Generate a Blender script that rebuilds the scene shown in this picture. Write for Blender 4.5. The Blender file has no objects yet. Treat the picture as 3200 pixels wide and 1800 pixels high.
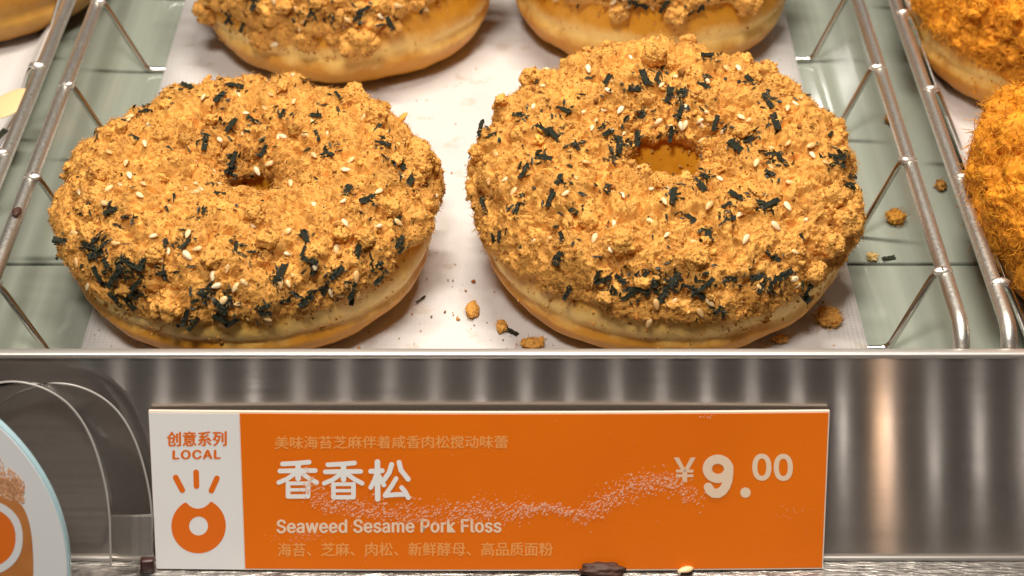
import bpy, bmesh, math, random
import numpy as np
from mathutils import Vector, Matrix, Euler

SC = bpy.context.scene
COL = SC.collection
PI = math.pi

# ------------------------------------------------------------------ camera
PITCH = math.radians(34.7)
FPX = 5000.0                      # focal length in units of a 2576 px wide frame
CAM = np.array([0.0, -0.4071, 0.3017])
cam = bpy.data.cameras.new('camera')
camo = bpy.data.objects.new('camera', cam)
COL.objects.link(camo)
camo.location = CAM
camo.rotation_euler = (PI / 2 - PITCH, 0, 0)
cam.sensor_width = 36.0
cam.lens = 36.0 * FPX / 2576.0
cam.clip_start = 0.01
cam.clip_end = 20.0
cam.dof.use_dof = True
cam.dof.focus_distance = 0.505
cam.dof.aperture_fstop = 20.0
SC.camera = camo

# ------------------------------------------------------------------ world, lamps, exposure
W = bpy.data.worlds.new('World')
SC.world = W
W.use_nodes = True
bg = W.node_tree.nodes['Background']
bg.inputs['Color'].default_value = (1.0, 0.86, 0.74, 1)
bg.inputs['Strength'].default_value = 0.055
SC.view_settings.view_transform = 'Standard'
SC.view_settings.look = 'None'
SC.view_settings.exposure = 0.0
SC.view_settings.gamma = 1.0


def area(name, loc, target, sx, sy, power, col):
    l = bpy.data.lights.new(name, 'AREA')
    l.shape = 'RECTANGLE'
    l.size, l.size_y = sx, sy
    l.energy = power
    l.color = col
    o = bpy.data.objects.new(name, l)
    COL.objects.link(o)
    o.location = loc
    d = Vector(target) - Vector(loc)
    o.rotation_euler = d.to_track_quat('-Z', 'Y').to_euler()
    return o


area('case_lamp', (0.03, 0.12, 0.62), (0.02, 0.05, 0), 0.30, 0.05, 5.0, (1.0, 0.91, 0.78))
area('shop_lamp', (-0.12, -0.46, 0.92), (0, 0.0, 0), 0.20, 0.14, 8.0, (1.0, 0.93, 0.84))


def bulb(name, loc, power, col, rad):
    l = bpy.data.lights.new(name, 'POINT')
    l.energy = power
    l.color = col
    l.shadow_soft_size = rad
    o = bpy.data.objects.new(name, l)
    COL.objects.link(o)
    o.location = loc


for k in range(26):                       # the row of small lamps over the counter edge
    bulb('led_lamp', ((k - 12.7) * 0.0230, -0.56, -0.035), 0.012, (1.0, 0.93, 0.86), 0.0015)
bulb('warm_lamp', (0.181, -0.52, -0.035), 0.040, (1.0, 0.62, 0.36), 0.004)
bulb('ceiling_bulb', (0.186, 0.62, 0.272), 0.05, (1.0, 0.95, 0.88), 0.006)
bulb('ceiling_bulb', (0.200, 0.63, 0.258), 0.03, (1.0, 0.95, 0.88), 0.004)
bulb('warm_lamp', (0.300, -0.62, -0.075), 0.10, (1.0, 0.66, 0.42), 0.006)

# ------------------------------------------------------------------ photo ray helpers (design grid 2576 x 1449)
RX = np.array([1.0, 0, 0])
FW = np.array([0, math.cos(PITCH), -math.sin(PITCH)])
UP = np.array([0, math.sin(PITCH), math.cos(PITCH)])


def ray(x, y):
    d = FW + RX * (x - 1288) / FPX + UP * (724.5 - y) / FPX
    return d / np.linalg.norm(d)


def at(x, y, z=0.0):
    d = ray(x, y)
    return CAM + d * (z - CAM[2]) / d[2]


def at_plane(x, y, P, n):
    d = ray(x, y)
    t = ((np.asarray(P) - CAM) @ n) / (d @ n)
    return CAM + d * t


def proj(P):
    v = np.asarray(P) - CAM
    dep = v @ FW
    return 1288 + FPX * (v @ RX) / dep, 724.5 - FPX * (v @ UP) / dep, dep


# ------------------------------------------------------------------ object helpers
def mesh_np(name, V, F, mat, parent=None, smooth=True, col=None):
    """V (n,3); F list of index arrays (each (k,3) or (k,4))"""
    me = bpy.data.meshes.new(name)
    if not isinstance(F, (list, tuple)):
        F = [F]
    F = [np.asarray(f, dtype=np.int32) for f in F if len(f)]
    nl = sum(f.size for f in F)
    npoly = sum(len(f) for f in F)
    V = np.asarray(V, dtype=np.float32)
    me.vertices.add(len(V))
    me.vertices.foreach_set('co', V.ravel())
    me.loops.add(nl)
    me.loops.foreach_set('vertex_index', np.concatenate([f.ravel() for f in F]))
    me.polygons.add(npoly)
    tot = np.concatenate([np.full(len(f), f.shape[1], np.int32) for f in F])
    st = np.concatenate([[0], np.cumsum(tot)[:-1]]).astype(np.int32)
    me.polygons.foreach_set('loop_start', st)
    me.polygons.foreach_set('loop_total', tot)
    me.polygons.foreach_set('use_smooth', np.full(npoly, smooth))
    me.update(calc_edges=True)
    if col is not None:
        a = me.color_attributes.new('tint', 'FLOAT_COLOR', 'POINT')
        c = np.ones((len(V), 4), np.float32)
        c[:, :3] = col
        a.data.foreach_set('color', c.ravel())
    if mat:
        me.materials.append(mat)
    o = bpy.data.objects.new(name, me)
    COL.objects.link(o)
    if parent:
        o.parent = parent
    return o


def bm_obj(name, bm, mat, parent=None, smooth=False):
    me = bpy.data.meshes.new(name)
    bm.normal_update()
    bm.to_mesh(me)
    bm.free()
    for p in me.polygons:
        p.use_smooth = smooth
    if mat:
        me.materials.append(mat)
    o = bpy.data.objects.new(name, me)
    COL.objects.link(o)
    if parent:
        o.parent = parent
    return o


def empty(name, loc=(0, 0, 0)):
    o = bpy.data.objects.new(name, None)
    COL.objects.link(o)
    o.empty_display_size = 0.01
    o.location = loc
    return o


def tag(o, label=None, cat=None, group=None, kind=None):
    if label: o['label'] = label
    if cat: o['category'] = cat
    if group: o['group'] = group
    if kind: o['kind'] = kind
    return o


def box_bm(x0, x1, y0, y1, z0, z1, bev=0.0):
    bm = bmesh.new()
    bmesh.ops.create_cube(bm, size=1)
    bmesh.ops.scale(bm, vec=(x1 - x0, y1 - y0, z1 - z0), verts=bm.verts)
    bmesh.ops.translate(bm, vec=((x0 + x1) / 2, (y0 + y1) / 2, (z0 + z1) / 2), verts=bm.verts)
    if bev:
        bmesh.ops.bevel(bm, geom=bm.edges[:], offset=bev, segments=3, affect='EDGES', profile=0.5)
    return bm


def tube_np(P, r, seg=10, caps=True, closed=False):
    P = np.asarray(P, float)
    n = len(P)
    r = np.broadcast_to(np.asarray(r, float), (n,))
    if closed:
        T = np.roll(P, -1, 0) - np.roll(P, 1, 0)
    else:
        T = np.gradient(P, axis=0)
    T /= np.linalg.norm(T, axis=1)[:, None] + 1e-12
    ref = np.array([0, 0, 1.0]) if abs(T[0, 2]) < 0.9 else np.array([1.0, 0, 0])
    N = np.cross(T[0], ref); N /= np.linalg.norm(N)
    V = []
    a = np.linspace(0, 2 * PI, seg, endpoint=False)
    for i in range(n):
        N = N - T[i] * (N @ T[i]); N /= np.linalg.norm(N)
        B = np.cross(T[i], N)
        V.append(P[i] + r[i] * (np.cos(a)[:, None] * N + np.sin(a)[:, None] * B))
    V = np.concatenate(V)
    Q = []
    m = n if closed else n - 1
    for i in range(m):
        j = (i + 1) % n
        for k in range(seg):
            k2 = (k + 1) % seg
            Q.append((i * seg + k, i * seg + k2, j * seg + k2, j * seg + k))
    T3 = []
    if caps and not closed:
        c0 = len(V); V = np.vstack([V, P[0], P[-1]])
        for k in range(seg):
            k2 = (k + 1) % seg
            T3.append((c0, k2, k))
            T3.append((c0 + 1, (n - 1) * seg + k, (n - 1) * seg + k2))
    return V, np.array(Q), np.array(T3).reshape(-1, 3)


def smooth_path(pts, rad=0.004, k=5):
    """round the corners of a polyline"""
    pts = [np.asarray(p, float) for p in pts]
    out = [pts[0]]
    for i in range(1, len(pts) - 1):
        a, b, c = pts[i - 1], pts[i], pts[i + 1]
        ra = min(rad, np.linalg.norm(a - b) / 2.2); rc = min(rad, np.linalg.norm(c - b) / 2.2)
        p = b + (a - b) / np.linalg.norm(a - b) * ra
        q = b + (c - b) / np.linalg.norm(c - b) * rc
        for t in np.linspace(0, 1, k):
            out.append((1 - t) ** 2 * p + 2 * t * (1 - t) * b + t * t * q)
    out.append(pts[-1])
    return out


# ------------------------------------------------------------------ noise
_rs = np.random.RandomState(7)
_perm = _rs.permutation(256)
_perm = np.concatenate([_perm, _perm, _perm])
_grad = _rs.normal(size=(256, 3)); _grad /= np.linalg.norm(_grad, axis=1)[:, None]
_cell = _rs.rand(256, 3)


def perlin(P):
    P = np.asarray(P, float)
    i = np.floor(P).astype(int); f = P - i
    u = f * f * f * (f * (f * 6 - 15) + 10)
    i &= 255
    res = 0
    for dx in (0, 1):
        for dy in (0, 1):
            for dz in (0, 1):
                h = _perm[_perm[_perm[i[:, 0] + dx] + i[:, 1] + dy] + i[:, 2] + dz]
                g = _grad[h]
                d = g[:, 0] * (f[:, 0] - dx) + g[:, 1] * (f[:, 1] - dy) + g[:, 2] * (f[:, 2] - dz)
                w = (u[:, 0] if dx else 1 - u[:, 0]) * (u[:, 1] if dy else 1 - u[:, 1]) * (u[:, 2] if dz else 1 - u[:, 2])
                res = res + w * d
    return res * 1.6


def fbm(P, octv=3):
    s = 0; a = 1; t = 0
    for k in range(octv):
        s = s + a * perlin(P * 2 ** k + 17.3 * k); t += a; a *= 0.5
    return s / t


def worley(P):
    P = np.asarray(P, float)
    i = np.floor(P).astype(int)
    best = np.full(len(P), 9.0)
    for dx in (-1, 0, 1):
        for dy in (-1, 0, 1):
            for dz in (-1, 0, 1):
                c = i + (dx, dy, dz)
                m = c & 255
                h = _perm[_perm[_perm[m[:, 0]] + m[:, 1]] + m[:, 2]]
                q = c + _cell[h]
                d = ((P - q) ** 2).sum(1)
                best = np.minimum(best, d)
    return np.sqrt(best)


# ------------------------------------------------------------------ materials
def new_mat(name):
    m = bpy.data.materials.new(name)
    m.use_nodes = True
    nt = m.node_tree
    return m, nt, nt.nodes['Principled BSDF'], nt.nodes, nt.links


def setp(b, **kw):
    for k, v in kw.items():
        k = k.replace('_', ' ')
        if isinstance(v, tuple) and len(v) == 3 and k not in ('Subsurface Radius', 'Normal', 'Tangent'):
            v = (*v, 1)
        b.inputs[k].default_value = v


def simple(name, col, rough=0.5, **kw):
    m, nt, b, N, L = new_mat(name)
    setp(b, Base_Color=col, Roughness=rough, **kw)
    return m


def noise_node(N, L, scale, detail=3, vec=None, rough=0.55, coord='Object', stretch=None):
    n = N.new('ShaderNodeTexNoise')
    n.inputs['Scale'].default_value = scale
    n.inputs['Detail'].default_value = detail
    n.inputs['Roughness'].default_value = rough
    tc = N.new('ShaderNodeTexCoord')
    src = tc.outputs[coord]
    if stretch:
        mp = N.new('ShaderNodeMapping')
        mp.inputs['Scale'].default_value = stretch
        L.new(src, mp.inputs['Vector']); src = mp.outputs['Vector']
    L.new(src, n.inputs['Vector'])
    return n


def ramp(N, L, fac, stops):
    r = N.new('ShaderNodeValToRGB')
    e = r.color_ramp.elements
    while len(e) < len(stops):
        e.new(0.5)
    for i, (p, c) in enumerate(stops):
        e[i].position = p
        e[i].color = (*c, 1) if len(c) == 3 else c
    L.new(fac, r.inputs['Fac'])
    return r


def bump(N, L, b, height, strength, dist):
    bn = N.new('ShaderNodeBump')
    bn.inputs['Strength'].default_value = strength
    bn.inputs['Distance'].default_value = dist
    L.new(height, bn.inputs['Height'])
    L.new(bn.outputs['Normal'], b.inputs['Normal'])
    return bn


def mat_floss(name, rough=0.75):
    m, nt, b, N, L = new_mat(name)
    a = N.new('ShaderNodeAttribute'); a.attribute_name = 'tint'
    n = noise_node(N, L, 900, 3)
    mx = N.new('ShaderNodeMix'); mx.data_type = 'RGBA'; mx.blend_type = 'MULTIPLY'
    mx.inputs['Factor'].default_value = 0.55
    r = ramp(N, L, n.outputs['Fac'], [(0.3, (0.72, 0.62, 0.50)), (0.7, (1.0, 1.0, 1.0))])
    L.new(a.outputs['Color'], mx.inputs['A']); L.new(r.outputs['Color'], mx.inputs['B'])
    L.new(mx.outputs['Result'], b.inputs['Base Color'])
    setp(b, Roughness=rough, Subsurface_Weight=0.08, Subsurface_Radius=(1.0, 0.45, 0.15), Subsurface_Scale=0.0012)
    b.inputs['Specular IOR Level'].default_value = 0.3
    n2 = noise_node(N, L, 1600, 2)
    bump(N, L, b, n2.outputs['Fac'], 0.35, 0.0003)
    return m


def mat_dough(name, lo, pale, hi, zs):
    """yeast dough: browned bottom, pale ring at the waist, browned top; zs = heights (m) of the transitions"""
    m, nt, b, N, L = new_mat(name)
    tc = N.new('ShaderNodeTexCoord')
    sx = N.new('ShaderNodeSeparateXYZ'); L.new(tc.outputs['Object'], sx.inputs['Vector'])
    n = noise_node(N, L, 75, 6, rough=0.65)
    ad = N.new('ShaderNodeMath'); ad.operation = 'MULTIPLY_ADD'
    L.new(n.outputs['Fac'], ad.inputs[0]); ad.inputs[1].default_value = 0.013; L.new(sx.outputs['Z'], ad.inputs[2])
    mr = N.new('ShaderNodeMapRange')
    mr.inputs['From Min'].default_value = 0.0; mr.inputs['From Max'].default_value = 0.05
    L.new(ad.outputs[0], mr.inputs['Value'])
    q = [(z + 0.0065) / 0.05 for z in zs]
    mid = tuple(0.5 * (x + y) for x, y in zip(pale, hi))
    r = ramp(N, L, mr.outputs['Result'], [(q[0], lo), (q[1], pale), (q[2], pale), ((q[2] + q[3]) / 2, mid), (q[3], hi)])
    n2 = noise_node(N, L, 260, 4)
    r2 = ramp(N, L, n2.outputs['Fac'], [(0.30, (0.86, 0.76, 0.62)), (0.60, (1, 1, 1))])
    mx = N.new('ShaderNodeMix'); mx.data_type = 'RGBA'; mx.blend_type = 'MULTIPLY'; mx.inputs['Factor'].default_value = 0.5
    L.new(r.outputs['Color'], mx.inputs['A']); L.new(r2.outputs['Color'], mx.inputs['B'])
    L.new(mx.outputs['Result'], b.inputs['Base Color'])
    setp(b, Roughness=0.42, Subsurface_Weight=0.05, Subsurface_Radius=(1.0, 0.5, 0.2), Subsurface_Scale=0.0015)
    b.inputs['Specular IOR Level'].default_value = 0.35
    n3 = noise_node(N, L, 300, 6, rough=0.65)
    bump(N, L, b, n3.outputs['Fac'], 0.55, 0.0008)
    return m


M = {}
M['floss'] = mat_floss('pork_floss')
M['dough'] = mat_dough('fried_dough', (0.66, 0.285, 0.026), (0.93, 0.61, 0.185), (0.73, 0.325, 0.018), (0.0095, 0.0135, 0.0160, 0.0200))
M['glazed'] = mat_dough('glazed_dough', (0.36, 0.15, 0.02), (0.52, 0.27, 0.05), (0.50, 0.22, 0.02), (0.003, 0.009, 0.012, 0.018))

m, nt, b, N, L = new_mat('seaweed')
n = noise_node(N, L, 700, 3)
r = ramp(N, L, n.outputs['Fac'], [(0.35, (0.006, 0.008, 0.004)), (0.7, (0.030, 0.036, 0.017))])
L.new(r.outputs['Color'], b.inputs['Base Color'])
setp(b, Roughness=0.5)
b.inputs['Specular IOR Level'].default_value = 0.4
bump(N, L, b, n.outputs['Fac'], 0.6, 0.0004)
M['seaweed'] = m

m, nt, b, N, L = new_mat('sesame')
oi = N.new('ShaderNodeObjectInfo')
r = ramp(N, L, oi.outputs['Random'], [(0.0, (0.64, 0.35, 0.11)), (0.45, (0.78, 0.54, 0.26)), (1.0, (0.88, 0.72, 0.47))])
L.new(r.outputs['Color'], b.inputs['Base Color'])
setp(b, Roughness=0.38, Subsurface_Weight=0.15, Subsurface_Radius=(1.0, 0.7, 0.4), Subsurface_Scale=0.001)
M['sesame'] = m

m, nt, b, N, L = new_mat('greaseproof_paper')
tc = N.new('ShaderNodeTexCoord')
wv = []
for axis in ('X', 'Y'):
    w = N.new('ShaderNodeTexWave'); w.bands_direction = axis
    w.inputs['Scale'].default_value = 260; w.inputs['Distortion'].default_value = 1.2
    L.new(tc.outputs['Object'], w.inputs['Vector']); wv.append(w)
ad = N.new('ShaderNodeMath'); ad.operation = 'ADD'
L.new(wv[0].outputs['Fac'], ad.inputs[0]); L.new(wv[1].outputs['Fac'], ad.inputs[1])
n = noise_node(N, L, 45, 5)
r = ramp(N, L, n.outputs['Fac'], [(0.3, (0.585, 0.565, 0.555)), (0.7, (0.645, 0.622, 0.610))])
n9 = noise_node(N, L, 320, 2)
n8 = noise_node(N, L, 95, 4, rough=0.6)
r8 = ramp(N, L, n8.outputs['Fac'], [(0.60, (1, 1, 1)), (0.66, (0.90, 0.85, 0.77))])
r9 = ramp(N, L, n9.outputs['Fac'], [(0.735, (1, 1, 1)), (0.76, (0.72, 0.60, 0.48))])
mx = N.new('ShaderNodeMix'); mx.data_type = 'RGBA'; mx.blend_type = 'MULTIPLY'; mx.inputs['Factor'].default_value = 1.0
L.new(r.outputs['Color'], mx.inputs['A']); L.new(r9.outputs['Color'], mx.inputs['B'])
mx8 = N.new('ShaderNodeMix'); mx8.data_type = 'RGBA'; mx8.blend_type = 'MULTIPLY'; mx8.inputs['Factor'].default_value = 1.0
L.new(mx.outputs['Result'], mx8.inputs['A']); L.new(r8.outputs['Color'], mx8.inputs['B'])
L.new(mx8.outputs['Result'], b.inputs['Base Color'])
setp(b, Roughness=0.5)
b.inputs['Specular IOR Level'].default_value = 0.35
bump(N, L, b, ad.outputs[0], 0.12, 0.0003)
M['paper'] = m

m, nt, b, N, L = new_mat('shelf_glass')
n = noise_node(N, L, 260, 3, stretch=(1, 0.03, 1))
r = ramp(N, L, n.outputs['Fac'], [(0.3, (0.240, 0.268, 0.225)), (0.7, (0.285, 0.312, 0.265))])
L.new(r.outputs['Color'], b.inputs['Base Color'])
n2 = noise_node(N, L, 30, 5)
r2 = ramp(N, L, n2.outputs['Fac'], [(0.3, (0.07, 0.07, 0.07)), (0.75, (0.16, 0.16, 0.16))])
L.new(r2.outputs['Color'], b.inputs['Roughness'])
b.inputs['Specular IOR Level'].default_value = 0.6
M['shelf'] = m
M['seam'] = simple('glass_seam', (0.24, 0.265, 0.225), 0.3)


def mat_steel(name, lean, base=(0.50, 0.46, 0.43), rough=0.15, bstr=0.5, dirt=True):
    m, nt, b, N, L = new_mat(name)
    setp(b, Metallic=1.0, Anisotropic=1.0)
    cb = N.new('ShaderNodeCombineXYZ')
    cb.inputs[0].default_value = 0.0
    cb.inputs[1].default_value = math.sin(lean); cb.inputs[2].default_value = math.cos(lean)
    L.new(cb.outputs[0], b.inputs['Tangent'])
    n = noise_node(N, L, 2600, 2, stretch=(0.0015, 1, 1))
    if bstr: bump(N, L, b, n.outputs['Fac'], bstr, 0.0002)
    n2 = noise_node(N, L, 900, 3, stretch=(0.012, 1, 1))
    r = ramp(N, L, n2.outputs['Fac'], [(0.3, tuple(0.60 * c for c in base)), (0.7, base)])
    L.new(r.outputs['Color'], b.inputs['Base Color'])
    n3 = noise_node(N, L, 35, 5)
    r3 = ramp(N, L, n3.outputs['Fac'], [(0.3, (rough * 0.85,) * 3), (0.7, (rough * 1.25,) * 3)])
    L.new(r3.outputs['Color'], b.inputs['Roughness'])
    return m


LEAN = math.radians(17)
M['panel'] = mat_steel('brushed_steel', LEAN, rough=0.115, bstr=0)
nt = M['panel'].node_tree
b2 = nt.nodes.new('ShaderNodeBsdfPrincipled')              # handled, slightly greasy film over the brushing
setp(b2, Base_Color=(0.42, 0.385, 0.36), Metallic=1.0, Roughness=0.55)
n = noise_node(nt.nodes, nt.links, 24, 6, rough=0.65)
r = ramp(nt.nodes, nt.links, n.outputs['Fac'], [(0.35, (0.30,) * 3), (0.70, (0.48,) * 3)])
ms = nt.nodes.new('ShaderNodeMixShader')
nt.links.new(r.outputs['Color'], ms.inputs[0])
nt.links.new(nt.nodes['Principled BSDF'].outputs[0], ms.inputs[1]); nt.links.new(b2.outputs[0], ms.inputs[2])
nt.links.new(ms.outputs[0], nt.nodes['Material Output'].inputs['Surface'])
M['lip'] = simple('folded_steel', (0.80, 0.76, 0.72), 0.38, Metallic=0.85)
m, nt, b, N, L = new_mat('scratched_steel')
n = noise_node(N, L, 300, 4)
r = ramp(N, L, n.outputs['Fac'], [(0.35, (0.22, 0.20, 0.19)), (0.65, (0.42, 0.40, 0.38))])
L.new(r.outputs['Color'], b.inputs['Base Color'])
setp(b, Metallic=0.9, Roughness=0.33)
n = noise_node(N, L, 1200, 3, stretch=(0.2, 1, 1))
bump(N, L, b, n.outputs['Fac'], 0.8, 0.0004)
M['ledge'] = m

m, nt, b, N, L = new_mat('worn_chrome')
n = noise_node(N, L, 1500, 4)
r = ramp(N, L, n.outputs['Fac'], [(0.30, (0.58, 0.55, 0.50)), (0.5, (0.76, 0.735, 0.69)), (0.68, (0.88, 0.86, 0.82))])
L.new(r.outputs['Color'], b.inputs['Base Color'])
r2 = ramp(N, L, n.outputs['Fac'], [(0.35, (0.50,) * 3), (0.65, (0.34,) * 3)])
L.new(r2.outputs['Color'], b.inputs['Roughness'])
setp(b, Metallic=1.0)
bump(N, L, b, n.outputs['Fac'], 0.22, 0.0003)
M['rail'] = m
M['wire'] = simple('chrome_wire', (0.62, 0.60, 0.57), 0.22, Metallic=1.0)
M['weld'] = simple('weld_metal', (0.80, 0.75, 0.69), 0.4, Metallic=0.9)

m, nt, b, N, L = new_mat('tag_orange')
n = noise_node(N, L, 25, 5)
r = ramp(N, L, n.outputs['Fac'], [(0.3, (0.80, 0.160, 0.0015)), (0.7, (0.86, 0.185, 0.002))])
L.new(r.outputs['Color'], b.inputs['Base Color'])
setp(b, Roughness=0.36)
n2 = noise_node(N, L, 1500, 2)
bump(N, L, b, n2.outputs['Fac'], 0.10, 0.0003)
b.inputs['Specular IOR Level'].default_value = 0.3
M['orange'] = m
m, nt, b, N, L = new_mat('tag_white')
n = noise_node(N, L, 40, 5)
r = ramp(N, L, n.outputs['Fac'], [(0.3, (0.80, 0.79, 0.785)), (0.7, (0.84, 0.83, 0.825))])
L.new(r.outputs['Color'], b.inputs['Base Color'])
setp(b, Roughness=0.4)
M['white'] = m
M['edge'] = simple('card_edge', (0.85, 0.70, 0.58), 0.5)
M['ink_white'] = simple('ink_white', (0.88, 0.87, 0.86), 0.45)
M['ink_pale'] = simple('ink_pale', (0.85, 0.60, 0.42), 0.45)
M['ink_cream'] = simple('ink_cream', (0.88, 0.68, 0.50), 0.45)
M['ink_light'] = simple('ink_light_orange', (0.90, 0.36, 0.09), 0.45)
M['ink_orange'] = simple('ink_orange', (0.78, 0.16, 0.004), 0.45)
M['ink_mark'] = simple('ink_mark', (0.80, 0.155, 0.002), 0.45)
M['glare'] = simple('painted_glare', (0.93, 0.46, 0.28), 0.5)  # flat tint for the highlight painted on the price tag
M['dirt'] = simple('dark_crumb', (0.06, 0.022, 0.012), 0.6)
M['choc'] = simple('dark_red_brown', (0.045, 0.012, 0.010), 0.35)
m = simple('clear_acrylic', (0.97, 0.97, 0.95), 0.03, IOR=1.16)
m.node_tree.nodes['Principled BSDF'].inputs['Transmission Weight'].default_value = 1.0
M['acrylic'] = m
m = simple('acrylic_edge', (0.66, 0.63, 0.60), 0.25)
m.node_tree.nodes['Principled BSDF'].inputs['Transmission Weight'].default_value = 0.45
M['acr_edge'] = m
m = simple('frosted_acrylic', (0.85, 0.82, 0.79), 0.2, IOR=1.2)
m.node_tree.nodes['Principled BSDF'].inputs['Transmission Weight'].default_value = 0.88
M['frost'] = m
M['disc_white'] = simple('disc_white', (0.78, 0.79, 0.80), 0.3)
M['disc_rim'] = simple('disc_rim', (0.42, 0.62, 0.70), 0.2)
m, nt, b, N, L = new_mat('disc_caramel')
n = noise_node(N, L, 90, 4)
r = ramp(N, L, n.outputs['Fac'], [(0.35, (0.44, 0.15, 0.03)), (0.65, (0.58, 0.22, 0.055))])
L.new(r.outputs['Color'], b.inputs['Base Color']); setp(b, Roughness=0.3)
M['caramel'] = m
M['disc_orange'] = simple('disc_orange', (0.80, 0.17, 0.01), 0.3)
M['glitter'] = simple('copper_glitter', (0.92, 0.50, 0.26), 0.35)
M['almond'] = simple('almond', (0.78, 0.55, 0.28), 0.5)

# ------------------------------------------------------------------ display case: shelf, panel
LIPZ = 0.0195
LIPY = at(1288, 886, LIPZ)[1]
shelf = bm_obj('glass_shelf', box_bm(-0.60, 0.60, 0.0437, 0.70, -0.0085, -0.0018, 0.0006), M['shelf'])
tag(shelf, 'wide grey green glass shelf under the wire baskets', 'shelf')
strip = bm_obj('glass_shelf', box_bm(-0.60, 0.60, LIPY + 0.0018, 0.0424, -0.0085, -0.0019, 0.0006), M['shelf'])
tag(strip, 'narrow grey green glass strip between the steel front and the seam', 'shelf')
sup = bm_obj('shelf_support', box_bm(-0.60, 0.60, LIPY + 0.0018, 0.70, -0.020, -0.0040 - 0.0046), M['seam'])
tag(sup, 'dark board directly beneath the glass shelf, showing as a thin seam', 'shelf board')

n_pan = np.array([0, -math.cos(LEAN), math.sin(LEAN)])
P_lip = np.array([0, LIPY, LIPZ])
PB = at_plane(1288, 1406, P_lip, n_pan)          # foot of the leaning panel
ZL = PB[2]
front = tag(empty('steel_front', (0, LIPY, ZL)), 'brushed stainless steel front of the shelf with a bright folded top edge', 'shelf front')


def rel(V, o):
    return np.asarray(V) - np.array(o.location)


t = 0.0012
face = bmesh.new()
vs = [face.verts.new(p) for p in (
    (-0.6, 0, LIPZ - 0.0015 - ZL), (0.6, 0, LIPZ - 0.0015 - ZL), (0.6, PB[1] - LIPY, 0.0006), (-0.6, PB[1] - LIPY, 0.0006),
    (-0.6, t, LIPZ - 0.0015 - ZL), (0.6, t, LIPZ - 0.0015 - ZL), (0.6, PB[1] - LIPY + t, 0.0006), (-0.6, PB[1] - LIPY + t, 0.0006))]
for q in ((3, 2, 1, 0), (4, 5, 6, 7), (0, 1, 5, 4), (2, 3, 7, 6), (1, 2, 6, 5), (3, 0, 4, 7)):
    face.faces.new([vs[i] for i in q])
bm_obj('panel_face', face, M['panel'], front)
bm_obj('folded_lip', box_bm(-0.6, 0.6, -0.0010, 0.0016, LIPZ - 0.0014 - ZL, LIPZ + 0.0001 - ZL, 0.0005), M['lip'], front, True)
yb = PB[1] - LIPY
bm_obj('ledge', box_bm(-0.6, 0.6, yb - 0.030, yb + 0.001, -0.0015, 0.0003, 0.0004), M['ledge'], front)
V, Q, T3 = tube_np([(-0.6, yb - 0.0006, 0.0007), (0.6, yb - 0.0006, 0.0007)], 0.0007, 8)
mesh_np('ledge_bead', V, [Q, T3], M['lip'], front)

# ------------------------------------------------------------------ papers and wire baskets
def paper(name, prof, y0, y1, label):
    """prof: cross-section [(x, z)...] swept along y, thin sheet"""
    prof = np.array(prof)
    ys = np.linspace(y0, y1, 40)
    nx = len(prof)
    V = []
    rs = np.random.RandomState(len(label))
    for k, y in enumerate(ys):
        for (x, z) in prof:
            V.append((x, y, z + 0.00012 * math.sin(x * 90 + y * 60) + 0.0001 * math.sin(y * 140 - x * 37)))
    V = np.array(V)
    F = []
    for j in range(len(ys) - 1):
        for i in range(nx - 1):
            a = j * nx + i
            F.append((a, a + 1, a + nx + 1, a + nx))
    o = mesh_np(name, V, np.array(F), M['paper'])
    md = o.modifiers.new('thick', 'SOLIDIFY'); md.thickness = 0.00015; md.offset = -1
    return tag(o, label, 'paper')


xs = np.linspace(-0.1100, 0.0908, 20)
paper('liner_paper', [(x, 0.0004) for x in xs], LIPY + 0.0070, 0.50, 'long white greaseproof paper strip under the four seaweed donuts')
RZ = 0.0215
YR = [at(x, y, 0.021)[1] for x, y in ((2375, 700), (2290, 420), (2222, 185))]
YR += [YR[-1] + 0.0495, YR[-1] + 0.0995, YR[-1] + 0.15, YR[-1] + 0.20]
YL = [-0.0030] + [at(x, y, 0.021)[1] for x, y in ((70, 462), (160, 230), (247, 20))]
YL += [YL[-1] + 0.0515, YL[-1] + 0.103, YL[-1] + 0.155]


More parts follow.
